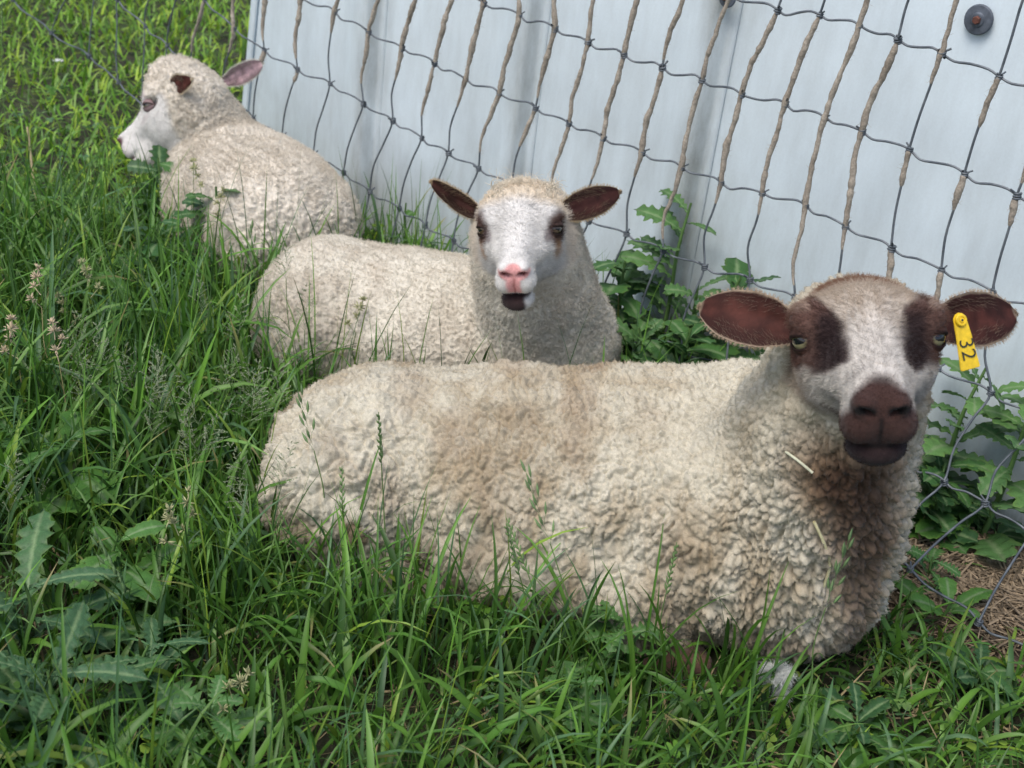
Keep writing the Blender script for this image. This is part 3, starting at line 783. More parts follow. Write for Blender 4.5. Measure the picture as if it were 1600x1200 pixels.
def ear(root, H, side, base, tip, face, width, inner, outer, rim, name="ear", cup=.55, label=None, seed=0, blade=None, fuzz=True, twist=0.0):
    """leaf-shaped cupped ear; base, tip: points, face: direction the open side looks"""
    rs = np.random.RandomState(seed)
    base = np.asarray(base, float); tip = np.asarray(tip, float); ax_ = tip - base; L = np.linalg.norm(ax_); ax_ /= L
    fz = np.asarray(face, float); fz = nrm(fz - ax_ * (fz @ ax_)); sy = np.cross(fz, ax_)
    nu, nv = 26, 17
    u = np.linspace(-.12, 1, nu); vv = np.linspace(-1, 1, nv)
    prof = np.interp(u, [-.12, 0, .12, .3, .5, .7, .85, .95, 1], [.36, .42, .62, .92, 1.0, .90, .70, .44, .10])
    curl_ = np.interp(u, [-.12, 0, .2, .5, 1], [1.5, 1.35, .95, cup, cup * .7])
    V = []
    for layer in (0, 1):
        for i in range(nu):
            for j in range(nv):
                a = vv[j] * curl_[i]; w = prof[i] * width
                y = w * math.sin(a) / max(math.sin(max(curl_[i], .3)), .6) if curl_[i] < 1.57 else w * math.sin(a)
                z = w * (1 - math.cos(a)) * .9
                bend = -.10 * L * (max(u[i], 0)) ** 2
                rimm = 1 - abs(vv[j]) ** 6
                th = .0038 * rimm * (1 - .5 * max(u[i], 0))
                wob = .0012 * math.sin(u[i] * 9 + vv[j] * 2 + seed) + (.0011 * math.sin(vv[j] * 11 + 1.2 * math.sin(u[i] * 4 + seed)) * (1 - max(u[i], 0)) if layer == 0 else 0)
                V.append(base + ax_ * (u[i] * L) + sy * (y + twist * u[i] * z) + fz * (z + bend + wob + (th if layer == 0 else -th)))
    V = np.array(V); n = nu * nv
    idx = np.arange(n).reshape(nu, nv); F = np.stack([idx[:-1, :-1], idx[:-1, 1:], idx[1:, 1:], idx[1:, :-1]], -1).reshape(-1, 4)
    F2 = F[:, ::-1] + n
    e = []
    for i in range(nu - 1):
        e.append((idx[i, 0], idx[i + 1, 0], idx[i + 1, 0] + n, idx[i, 0] + n)); e.append((idx[i + 1, -1], idx[i, -1], idx[i, -1] + n, idx[i + 1, -1] + n))
    for j in range(nv - 1): e.append((idx[-1, j], idx[-1, j + 1], idx[-1, j + 1] + n, idx[-1, j] + n))
    U, W_ = np.meshgrid(u, vv, indexing='ij')
    edge = np.maximum(abs(W_), sstep(.86, 1.0, U)).reshape(-1, 1)
    inn = np.array(inner)[None] * (.75 + .45 * np.clip(vnoise(V[:n] * [1, 1, 1], 75, seed), -1, 1))[:, None]
    dark = np.array(inner)[None] * .42
    m_ = sstep(.35, .75, abs(W_ + .12)).reshape(-1, 1)
    ci = inn * (1 - m_) + dark * m_
    re = sstep(.90, .98, edge)
    ci = ci * (1 - re) + np.array(rim)[None] * re
    co = np.tile(np.array(outer)[None], (n, 1)) * (.85 + .3 * rs.rand(n, 1))
    me = mesh_np(name, V, np.vstack([F, F2, np.array(e)]), cols=np.vstack([ci, co]))
    o = link(name, me, M_skin, root)
    if label: o["label"] = label
    if fuzz:
        er = np.nonzero((edge[:, 0] > .90) & (U.reshape(-1) > .02))[0]; k = rs.choice(er, 1400)
        d = V[k] - (base + ax_ * (((V[k] - base) @ ax_)[:, None])) ; d /= np.linalg.norm(d, axis=1)[:, None] + 1e-6
        hair_obj("ear_hair", V[k] + rs.normal(size=(len(k), 3)) * .0012, None, np.array(rim)[None] * rs.uniform(.8, 1.2, (len(k), 1)), .0042, .00018, 4, o, seed=seed, curl=.3, dirs=d + ax_ * .6)
        ik = np.nonzero((abs(W_.reshape(-1)) > .35) & (U.reshape(-1) < .75) & (U.reshape(-1) > .03))[0]; ik = rs.choice(ik, 260)
        hair_obj("ear_hair", V[ik], None, (ci[ik] * .5 + np.array(rim)[None] * .35) * rs.uniform(.6, 1.1, (len(ik), 1)), .011, .00016, 5, o, seed=seed + 9, curl=.22, dirs=fz * .35 + ax_ * .9 - sy * np.sign(W_.reshape(-1)[ik])[:, None] * .5)
        bk = rs.randint(n, 2 * n, 1200); bn = -np.tile(fz, (len(bk), 1))
        hair_obj("ear_hair", V[bk], None, np.vstack([ci, co])[bk] * rs.uniform(.8, 1.2, (len(bk), 1)), .005, .00018, 4, o, seed=seed + 5, curl=.4, dirs=bn * .6 + ax_)
    return o, (base, ax_, sy, fz, L)

def eye_mat(name, iris, pupil_half=(.42, .13)):
    m, N, L, b = new_mat(name)
    tc = N.new("ShaderNodeTexCoord"); sp = N.new("ShaderNodeSeparateXYZ"); L.new(tc.outputs["Object"], sp.inputs[0])
    def mt(op, a, bb):
        n = N.new("ShaderNodeMath"); n.operation = op
        for k, v in ((0, a), (1, bb)):
            if isinstance(v, (int, float)): n.inputs[k].default_value = v
            else: L.new(v, n.inputs[k])
        return n.outputs[0]
    # unit eyeball: +Z looks out, X along the slit pupil
    px = mt('POWER', mt('ABSOLUTE', mt('DIVIDE', sp.outputs[0], pupil_half[0]), 0), 2.6)
    py = mt('POWER', mt('ABSOLUTE', mt('DIVIDE', sp.outputs[1], pupil_half[1]), 0), 2.6)
    pup = mt('LESS_THAN', mt('ADD', px, py), 1.0)
    rr = mt('SQRT', mt('ADD', mt('MULTIPLY', sp.outputs[0], sp.outputs[0]), mt('MULTIPLY', sp.outputs[1], sp.outputs[1])), 0)
    nz = N.new("ShaderNodeTexNoise"); nz.inputs["Scale"].default_value = 6; L.new(tc.outputs["Object"], nz.inputs["Vector"])
    ramp = N.new("ShaderNodeValToRGB"); E = ramp.color_ramp.elements
    E[0].position = .0; E[0].color = (*iris, 1); E[1].position = .66; E[1].color = (*np.array(iris) * .8, 1)
    for p_, c in ((.72, (.05, .035, .03)), (.8, (.16, .11, .09)), (1, (.10, .06, .05))):
        e = E.new(p_); e.color = (*c, 1)
    L.new(mt('ADD', rr, mt('MULTIPLY', mt('ADD', nz.outputs["Fac"], -.5), .15)), ramp.inputs[0])
    mx = N.new("ShaderNodeMix"); mx.data_type = 'RGBA'; L.new(pup, mx.inputs[0]); L.new(ramp.outputs[0], mx.inputs[6]); mx.inputs[7].default_value = (.004, .005, .008, 1)
    L.new(mx.outputs[2], b.inputs["Base Color"]); b.inputs["Roughness"].default_value = .12; b.inputs["Coat Weight"].default_value = .5
    return m
def eye(root, H, side, c, out, up, r, mat, lid, top=.25, bot=.45, lidr=1.12):
    """eyeball with an upper and a lower lid as sub-parts"""
    bm = bmesh.new(); bmesh.ops.create_uvsphere(bm, u_segments=24, v_segments=16, radius=1)
    for f in bm.faces: f.smooth = True
    me = bpy.data.meshes.new("eye"); bm.to_mesh(me); bm.free()
    o = link("eye", me, mat, root)
    z = Vector(nrm(out)); y = Vector(nrm(np.asarray(up, float))); x = y.cross(z).normalized(); y = z.cross(x)
    mw = Matrix((x, y, z)).transposed().to_4x4(); mw.translation = Vector(H.w(c)); mw = mw @ Matrix.Scale(r * H.s, 4)
    o.matrix_local = Matrix.Translation(-root.location) @ mw
    for sgn, lim in ((1, top), (-1, bot)):
        V = []; nu, nv = 20, 9
        for i in range(nu):
            a = math.pi * i / (nu - 1)                       # corner to corner
            for j in range(nv):
                t = j / (nv - 1)
                # latitude from the opening edge back over the ball
                b0 = math.sin(a) ** .7 * lim
                b = b0 + (1.45 - b0) * t
                k = lidr * (1 + .10 * math.sin(t * 3.0)) if j else lidr * .97
                xx = -math.cos(a); rr = math.sqrt(max(1 - xx * xx, 0))
                V.append((xx * k * .98, sgn * k * (math.sin(b) * rr + .02), k * math.cos(b) * rr * 1.02 + (.08 if j == 1 else 0)))
        idx = np.arange(nu * nv).reshape(nu, nv); F = np.stack([idx[:-1, :-1], idx[1:, :-1], idx[1:, 1:], idx[:-1, 1:]], -1).reshape(-1, 4)
        if sgn < 0: F = F[:, ::-1]
        cc = np.tile(np.array(lid)[None], (nu * nv, 1)); jj = np.tile(np.arange(nv), nu); cc[jj <= 1] *= .28
        me = mesh_np("eyelid", V, F, cols=cc)
        link("eyelid", me, M_skin, o, (0, 0, 0))
    return o

SHEEP = []
def mixc(c, col, m):
    m = np.clip(m, 0, 1)[:, None]; return c * (1 - m) + np.asarray(col) * m
def head_wool(H, P, x0, top=None, soft=.035):
    """1 on the fleece, 0 on the short-haired face"""
    h = H.l(P)
    k = sstep(x0 + soft, x0 - soft, h[:, 0] + .5 * np.clip(h[:, 2] + .02, -.06, .0))
    k = np.maximum(k, sstep(-.085, -.125, h[:, 2]) * sstep(.20, .13, h[:, 0]))
    if top is not None: k = np.maximum(k, sstep(top + .02, top - .02, h[:, 0]) * sstep(.0, .03, h[:, 2]))
    return np.maximum(k, sstep(.22, .28, np.linalg.norm(h - np.array([.12, 0, -.01]), axis=1)))
def fleece_colour(P, groove, seed, cream, tan, low, lowz=.24):
    n1 = fbm(P, 5, seed, 3); n2 = fbm(P, 22, seed + 1, 3); n3 = fbm(P, 60, seed + 2, 2)
    n4 = fbm(P * np.array([1, 1, .3]), 30, seed + 9, 3)
    t = np.clip(.38 + .95 * n1 + .6 * n2 + .7 * n4, 0, 1)[:, None] * .75
    c = np.array(cream) * (1 - t) + np.array(tan) * t
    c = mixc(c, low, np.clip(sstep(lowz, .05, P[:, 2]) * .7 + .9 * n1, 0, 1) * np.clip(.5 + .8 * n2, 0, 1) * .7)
    return c * (1 + .10 * n3)[:, None], n1, n2, n3

# ---- the ewe in front: lies across the picture, looks into the lens
def ewe():
    v, H, w = ewe_volume()
    legs = [(w(.69, -.24, .028), .050), (w(.62, -.262, .018), .045)]
    def wool(P):
        k = head_wool(H, P, -.02)
        h = H.l(P); k = np.where((h[:, 2] > .0) & (h[:, 0] > -.10), np.minimum(k, .12 + .88 * sstep(-.03, -.09, h[:, 0])), k)
        for c, r in legs: k = k * sstep(r * .75, r * 1.15, np.linalg.norm(P - c, axis=1))
        return k
    STAIN = [(surf(v, px, py), r, a) for px, py, r, a in ((1330, 748, .075, 1.0), (1345, 790, .062, .95), (1345, 850, .046, .85), (1335, 910, .042, .7), (1325, 980, .040, .4))]
    MUD_SHADE = [(at(px, py, dp), r, a) for (px, py, dp, r, a) in ((905, 660, 2.13, .06, .55), (545, 690, 2.2, .05, .4), (930, 575, 2.25, .035, .65), (800, 570, 2.25, .045, .45), (1060, 850, 2.0, .07, .35), (790, 775, 2.06, .007, 1.2), (470, 790, 2.2, .07, .5), (548, 848, 2.08, .030, 1.3), (600, 780, 2.08, .06, .35), (700, 700, 2.06, .05, .3), (640, 620, 2.2, .05, .3), (1010, 640, 2.15, .05, .3))]
    def color(P, N, wl, groove, rid, loose):
        h = H.l(P); x, y, z = h[:, 0], h[:, 1], h[:, 2]; ay = abs(y)
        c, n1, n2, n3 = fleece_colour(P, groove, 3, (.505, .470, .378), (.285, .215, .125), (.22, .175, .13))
        for ctr, r, a in MUD_SHADE:                        # muddy patches; the one in the haunch parting paints its dark shade
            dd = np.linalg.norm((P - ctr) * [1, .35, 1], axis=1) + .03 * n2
            c = mixc(c, (.25, .17, .10), np.minimum(sstep(r, r * .3, dd) * a, .85))
        st = np.zeros(len(P)); st2 = np.zeros(len(P))                 # rusty stain running down from the chin
        for A_, B_ in zip(STAIN[:-1], STAIN[1:]):
            ab = B_[0] - A_[0]; tt = np.clip((P - A_[0]) @ ab / (ab @ ab), 0, 1); dd = np.linalg.norm(P - A_[0] - tt[:, None] * ab, axis=1) + .014 * n2
            rr = A_[1] + (B_[1] - A_[1]) * tt; aa = A_[2] + (B_[2] - A_[2]) * tt
            st = np.maximum(st, sstep(rr, rr * .35, dd) * aa); st2 = np.maximum(st2, sstep(rr * 1.7, rr * .6, dd) * np.minimum(1, aa * 1.2))
        wool_c = mixc(c, (.22, .135, .075), st2 * .75 * (1 + .4 * n1))
        wool_c = mixc(wool_c, (.055, .028, .017), st * (.9 + .3 * n1))
        wob = .007 * n2 + .004 * n3
        white = np.array([.56, .52, .47]); brown = np.array([.044, .021, .017]); dark = np.array([.011, .0065, .008])
        f_ = np.tile(white, (len(P), 1)) * (.92 + .22 * n3)[:, None]
        strk = fbm(h * np.array([1, 5, 1]), 45, 15, 2)
        f_ = f_ * (.90 + .28 * strk)[:, None]
        f_ = mixc(f_, (.34, .27, .20), sstep(.16, .05, x + wob + .03 * strk) * .85)
        q = x * .54 - z * .83
        wob2 = .012 * fbm(h * np.array([.6, 1.6, 1]), 26, 88, 3)
        inner = np.interp(q, [-.02, .0, .025, .055, .072, .09], [.060, .048, .036, .031, .036, .058]) + wob2
        patch = sstep(-.008, .007, ay - inner + wob) * sstep(.088, .072, q + wob * 1.5 + wob2 + .04 * (ay - .05)) * sstep(-.026, -.004, q + wob + wob2) * sstep(.0, .03, x)
        f_ = mixc(f_, np.array([.075, .034, .025])[None] * (1 + .5 * n2)[:, None], patch * .96)
        f_ = mixc(f_, dark, patch * sstep(.080, .060, ay + wob) * sstep(-.01, .02, q) * .85)
        f_ = mixc(f_, (.34, .25, .19), sstep(.070, .082, ay + wob) * sstep(.012, -.006, q + wob) * .7)
        f_ = mixc(f_, (.15, .075, .045), sstep(.028, .008, x + wob) * sstep(.062, .045, ay + wob) * .9)
        f_ = mixc(f_, (.40, .33, .25), sstep(.01, -.02, x) * sstep(.05, .07, ay) * .6)
        lip = sstep(.206, .228, x + wob + .6 * wob2 - .45 * np.clip(ay - .008, 0, .05) - .9 * np.clip(-.005 - z, 0, .05) * -1)
        lip = np.maximum(lip, sstep(-.058, -.066, z + wob) * sstep(.11, .16, x))
        lip = np.maximum(lip, sstep(.150, .185, x + wob) * sstep(-.026, -.038, z + wob))
        f_ = mixc(f_, brown, lip); f_ = f_ * (1 + .25 * n2 * lip)[:, None]
        f_ = mixc(f_, dark, lip * sstep(.232, .218, x) * sstep(.018, .006, ay) * .7)
        f_ = mixc(f_, dark * 1.3, sstep(-.050, -.062, z) * sstep(.14, .19, x) * .8)
        for yy in (-1, 1):
            nd = np.linalg.norm((h - np.array([.258, yy * .0215, .003])) / [.022, .016, .009], axis=1)
            f_ = mixc(f_, (.004, .003, .003), sstep(1.15, .7, nd))
        f_ = mixc(f_, (.008, .005, .005), .85 * (sstep(.006, .002, abs(z + .0545)) * sstep(.205, .22, x) + sstep(.004, .001, ay) * sstep(.24, .25, x) * sstep(-.006, -.010, z) * sstep(-.057, -.052, z)))
        k = sstep(.2, .7, wl)[:, None]
        out = f_ * (1 - k) + wool_c * k
        for cc, r in legs: out = mixc(out, (.12, .07, .05), sstep(r * 1.15, r * .8, np.linalg.norm(P - cc, axis=1)))
        return np.clip(out, .003, .9)
    root = build_sheep("sheep", "large cream ewe with brown and white face and yellow ear tag lying in front", v, H,
                       (-.62, 1.35, -.03), (.90, 2.35, .80), .0056, 1, wool, color, dict(amp=.0088, lock=1.0, lump=1.0, heave=.010, ridge=2.0, coarse=lambda P: (.30 + .70 * sstep(.15, .48, P[:, 0] + .12 * fbm(P, 7, 5, 2))) * sstep(.54, .42, P[:, 2])), 200000, "sheep resting along the fence",
                       hair_len=.0050, hair_rad=.00026, grain=125., seed=11, face_hair=34000, base=w(.4, 0, 0))
    me_ = eye_mat("pale_eye", (.24, .22, .12), (.56, .24))
    for s in (-1, 1):
        eye(root, H, s, (.0935, s * .0800, .012), H.d((.70, s * .66, .28)), H.d((-.50, s * .05, .85)), .0180, me_, (.058, .028, .022), top=.24, bot=.54)
    inner = (.078, .024, .017); outer = (.10, .05, .035); rim = (.40, .31, .22)
    d = 1.80
    ear(root, H, -1, H.w((.040, -.080, -.012)), at(1088, 474, 1.83), cdir(-.05, .10, 1), .040, inner, outer, rim, cup=.75, seed=1)
    er, (b_, ax_, sy, fz, L) = ear(root, H, 1, H.w((.040, .080, -.012)), at(1604, 482, 1.83), cdir(.05, .16, 1), .040, inner, outer, rim, cup=.75, seed=2)
    # the yellow tag: rounded button at the top, flag hanging down, number 32 down its length
    tb = at(1500, 505, 1.725); tx = nrm(cdir(1, .25, -.25)); ty = nrm(cdir(-.25, 1, .05)); ty = nrm(ty - tx * (ty @ tx)); tz = np.cross(tx, ty)
    MT = Matrix((Vector(tx), Vector(ty), Vector(tz))).transposed().to_4x4(); MT.translation = Vector(tb)
    bm = bmesh.new()
    out = [(-.0095, .008), (-.006, .0125), (0, .0145), (.006, .0125), (.0105, .004), (.0125, -.018), (.0160, -.062), (.0145, -.064), (-.0125, -.064), (-.0145, -.062), (-.0115, -.020)]
    vs = [bm.verts.new((x, y, 0)) for x, y in out]; fc = bm.faces.new(vs[::-1]); fc.normal_update()
    r_ = bmesh.ops.extrude_face_region(bm, geom=[fc]); bmesh.ops.translate(bm, verts=[g for g in r_['geom'] if isinstance(g, bmesh.types.BMVert)], vec=(0, 0, .0018))
    for vv in bm.verts: vv.co.z += -.35 * min(0, vv.co.y + .03) ** 2 * 4
    bmesh.ops.recalc_face_normals(bm, faces=bm.faces[:])
    bmesh.ops.bevel(bm, geom=[e for e in bm.edges], offset=.0006, segments=2, affect='EDGES')
    me = bpy.data.meshes.new("ear_tag"); bm.to_mesh(me); bm.free()
    tg = link("ear_tag", me, M_tag, root); tg["label"] = "yellow plastic ear tag with black number 32"
    tg.matrix_local = Matrix.Translation(-root.location) @ MT
    bm = bmesh.new()
    prof = [(.0085, 0), (.0085, .003), (.0075, .0042), (.0050, .0042), (.0042, .003), (.0034, .003), (.0030, .0048), (.0012, .0050), (0, .003)]
    rings = [[bm.verts.new((r * math.cos(a), r * math.sin(a), h_)) for a in np.linspace(0, 2 * math.pi, 20, endpoint=False)] if r else [bm.verts.new((0, 0, h_))] for r, h_ in prof]
    for A, Bq in zip(rings[:-1], rings[1:]):
        for i in range(20):
            j = (i + 1) % 20
            bm.faces.new((A[i], A[j], Bq[j], Bq[i]) if len(Bq) > 1 else (A[i], A[j], Bq[0]))
    me = bpy.data.meshes.new("button"); bm.to_mesh(me); bm.free()
    link("button", me, M_tag, tg, (.0002, .004, .0018))
    bm = bmesh.new(); bmesh.ops.create_uvsphere(bm, u_segments=12, v_segments=6, radius=.0022)
    me = bpy.data.meshes.new("pin"); bm.to_mesh(me); bm.free(); link("pin", me, M_ink, tg, (.0002, .004, .0055))
    fo = bpy.data.curves.new("number", 'FONT'); fo.body = "32"; fo.size = .031; fo.align_x = 'CENTER'; fo.align_y = 'CENTER'; fo.extrude = .00015; fo.offset = -.0003
    tmp = bpy.data.objects.new("number_tmp", fo); COL.objects.link(tmp)
    dg = bpy.context.evaluated_depsgraph_get(); me = bpy.data.meshes.new_from_object(tmp.evaluated_get(dg)); bpy.data.objects.remove(tmp)
    nb_ = link("number", me, M_ink, tg, (.0008, -.036, .0022)); nb_.rotation_euler = (0, 0, -math.pi / 2)
    me.name = "number"
    SHEEP.append((v, w(.4, 0, 0)))

# ---- the lamb in the middle, chewing
def lamb():
    v, H, w = lamb_volume()
    def wool(P): return head_wool(H, P, .00, top=.055)
    def color(P, N, wl, groove, rid, loose):
        h = H.l(P); x, y, z = h[:, 0], h[:, 1], h[:, 2]; ay = abs(y)
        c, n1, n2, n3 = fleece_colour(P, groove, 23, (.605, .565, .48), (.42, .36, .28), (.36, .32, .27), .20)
        wob = .007 * n2 + .004 * n3
        for (cx, cy, cz, r) in ((.11, .115, -.075, .022), (.13, .10, -.12, .030), (.05, .125, -.03, .03), (.17, .085, -.14, .018), (.05, -.125, -.04, .022)):
            c = mixc(c, (.30, .17, .08), sstep(r, r * .3, np.linalg.norm(h - np.array([cx, cy, cz]), axis=1) + .012 * n2) * .7)
        c = mixc(c, (.60, .49, .36), sstep(.09, .04, x + wob) * sstep(.0, .03, z) * sstep(-.06, .0, x) * .7)
        f_ = np.tile(np.array([.66, .64, .61]), (len(P), 1)) * (.93 + .16 * n3)[:, None]
        f_ = mixc(f_, (.62, .54, .44), sstep(.085, .055, x + wob) * .8)
        for s in (-1, 1):
            e = h - np.array([.086, s * .076, .010])
            d1 = np.linalg.norm(e / [.040, .026, .041], axis=1) + 18 * wob
            f_ = mixc(f_, (.085, .046, .036), sstep(1.15, .75, d1))
            d2 = np.linalg.norm((e - np.array([.020, s * .004, -.045])) / [.025, .016, .032], axis=1) + 22 * wob
            f_ = mixc(f_, (.36, .22, .12), sstep(1.1, .5, d2) * .75)
            d3 = np.linalg.norm((e - np.array([.030, -s * .016, .0])) / [.022, .012, .018], axis=1) + 22 * wob
            f_ = mixc(f_, (.16, .12, .12), sstep(1.1, .5, d3) * .7)
        x = x / .93; h = h / np.array([.93, 1, 1])
        pad = sstep(1.08, .88, np.linalg.norm((h - np.array([.250, 0, .001])) / [.030, .034, .0185], axis=1) + 6 * wob)
        pad = np.maximum(pad, sstep(.225, .235, x) * sstep(.017, .009, ay + wob) * sstep(-.055, -.040, z) * sstep(.004, -.004, z))
        f_ = mixc(f_, np.array([.66, .31, .30])[None] * (1 + .2 * n2)[:, None], pad * .95)
        for yy in (-1, 1):
            nd = np.linalg.norm((h - np.array([.262, yy * .0185, .002])) / [.020, .0115, .0060], axis=1)
            f_ = mixc(f_, (.12, .025, .025), sstep(1.15, .6, nd))
        lower = sstep(-.056, -.060, z) * sstep(.145, .17, x)
        f_ = mixc(f_, (.035, .020, .020), lower * sstep(.020, .010, y + wob))
        f_ = mixc(f_, (.03, .014, .014), sstep(.012, .004, abs(z + .060)) * sstep(.18, .20, x) * .9)
        f_ = mixc(f_, (.35, .12, .11), sstep(.003, .001, ay) * sstep(.235, .242, x) * sstep(-.004, -.010, z) * sstep(-.055, -.050, z) * .7)
        k = sstep(.2, .7, wl)[:, None]
        return np.clip(f_ * (1 - k) + c * k, .003, .9)
    root = build_sheep("sheep", "smaller white faced lamb with pink nose and dark eye patches lying in the middle", v, H,
                       (-.80, 1.85, -.03), (.46, 2.95, .66), .0066, 1, wool, color, dict(amp=.0062, lock=.6, lump=.8), 110000, "sheep resting along the fence",
                       hair_len=.0075, hair_rad=.00036, grain=135., seed=22, face_hair=20000, base=w(.3, 0, 0))
    me_ = eye_mat("dark_eye", (.075, .05, .03))
    for s in (-1, 1):
        eye(root, H, s, (.0905, s * .0725, .011), H.d((.66, s * .70, .25)), H.d((-.50, s * .05, .85)), .0172, me_, (.075, .045, .038), top=.30, bot=.50)
    inner = (.055, .020, .016); outer = (.50, .45, .40); rim = (.38, .29, .18)
    ear(root, H, -1, H.w((.030, -.070, .004)), at(666, 288, 2.47), cdir(.12, -.62, .75), .024, inner, outer, rim, cup=.8, seed=3)
    ear(root, H, 1, H.w((.030, .070, .004)), at(975, 298, 2.46), cdir(-.1, -.16, 1), .030, (.065, .022, .018), outer, rim, cup=.7, seed=4)
    # unkempt topknot
    rs = np.random.RandomState(5); n = 420
    knots = [surf(v, px, 293) for px in (775, 790, 803, 808, 812, 818, 826, 838, 850, 862)]
    wt = rs.choice(len(knots), n, p=[.07, .08, .15, .18, .15, .08, .08, .08, .07, .06]); R_ = np.array(knots)[wt] + rs.normal(0, .005, (n, 3)) - np.array([0, 0, .006])
    hair_obj("topknot", R_, None, np.array([.62, .54, .42])[None] * rs.uniform(.8, 1.15, (n, 1)),   .040, .00045, 11, root, seed=9, curl=.55, dirs=np.tile(cdir(-.05, .9, .1), (n, 1)))
    SHEEP.append((v, w(.3, 0, 0)))

# ---- the white one at the back, facing away
def far_sheep():
    v, H, w = far_volume()
    def wool(P): return head_wool(H, P, .036, top=.080, soft=.04)
    def color(P, N, wl, groove, rid, loose):
        h = H.l(P); x, y, z = h[:, 0], h[:, 1], h[:, 2]; ay = abs(y)
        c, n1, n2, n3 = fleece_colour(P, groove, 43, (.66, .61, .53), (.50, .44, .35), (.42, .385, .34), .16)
        wob = .007 * n2
        f_ = np.tile(np.array([.62, .60, .57]), (len(P), 1)) * (.95 + .12 * n3)[:, None]
        f_ = mixc(f_, (.58, .50, .49), sstep(.19, .24, x) * .7)
        for s in (-1, 1):
            e = h - np.array([.084, s * .078, .012]); d1 = np.linalg.norm(e / [.021, .02, .014], axis=1) + 15 * wob
            f_ = mixc(f_, (.22, .14, .15), sstep(1.2, .6, d1) * .85)
            d2 = np.linalg.norm((e - np.array([-.010, 0, .026])) / [.024, .03, .014], axis=1) + 15 * wob; f_ = mixc(f_, (.42, .34, .34), sstep(1.2, .5, d2) * .7)
            d3 = np.linalg.norm((e - np.array([.035, -s * .01, -.02])) / [.035, .02, .008], axis=1); f_ = mixc(f_, (.45, .39, .38), sstep(1.2, .5, d3) * .5)
            nd = np.linalg.norm((h - np.array([.226, s * .017, .002])) / [.022, .022, .014], axis=1); f_ = mixc(f_, (.09, .035, .04), sstep(1.25, .6, nd))
        f_ = mixc(f_, (.2, .12, .12), sstep(.005, .002, abs(z + .0545)) * sstep(.2, .215, x) * .8)
        k = sstep(.2, .7, wl)[:, None]
        out = f_ * (1 - k) + c * k
        out = mixc(out, (.30, .24, .17), sstep(.016, .006, np.linalg.norm(h - np.array([.045, .035, .085]), axis=1)) * .7)
        return np.clip(out, .003, .9)
    root = build_sheep("sheep", "pure white sheep seen from behind with its head turned left at the far end", v, H,
                       (-1.32, 2.62, -.03), (-.30, 3.72, .55), .0075, 1, wool, color, dict(amp=.0085, lock=.7, lump=.9, drape=False), 110000, "sheep resting along the fence",
                       hair_len=.009, hair_rad=.00045, grain=95., seed=33, face_hair=5000, base=w(.15, 0, 0))
    me_ = eye_mat("drowsy_eye", (.10, .08, .05))
    for s in (-1, 1):
        eye(root, H, s, (.090, s * .0700, .012), H.d((.35, s * .90, .20)), H.d((-.45, s * .05, .85)), .0150, me_, (.26, .18, .18), top=.12, bot=.35)
    ear(root, H, 1, H.w((.012, .074, .016)), H.w((.012, .074, .016)) + cdir(.55, -.05, .82) * .115, cdir(-.55, -.35, .72), .025, (.13, .040, .032), (.60, .56, .50), (.50, .42, .30), cup=.6, seed=6)
    ear(root, H, -1, at(348, 128, 3.46), at(411, 100, 3.47), cdir(-.1, -.55, .8), .028, (.62, .42, .44), (.66, .62, .56), (.70, .66, .58), cup=.8, seed=7)
    SHEEP.append((v, w(.15, 0, 0)))
ewe(); lamb(); far_sheep()

# ---------------------------------------------------------------- meadow
RS = np.random.RandomState(77)
def hits_sheep(P, margin=.004):
    """P (n,k,3): does any point lie inside an animal"""
    n, k, _ = P.shape; Q_ = P.reshape(-1, 3); bad = np.zeros(len(Q_), bool)
    for v, c in SHEEP:
        m = np.nonzero(np.linalg.norm(Q_[:, :2] - c[:2], axis=1) < .85)[0]
        if len(m): bad[m] |= v(Q_[m], .03) < margin
    return bad.reshape(n, k).any(1)
def behind_wall(P):
    s = P[..., :2] @ WT[:2]; d = P[..., :2] @ -WN[:2]
    return (d > D_WALL - .012) & (s > s_left - .06)
def in_view(P, pad=60):
    q = project(P); return (q[..., 0] > -pad) & (q[..., 0] < 1600 + pad) & (q[..., 1] > -pad) & (q[..., 1] < 1200 + pad)

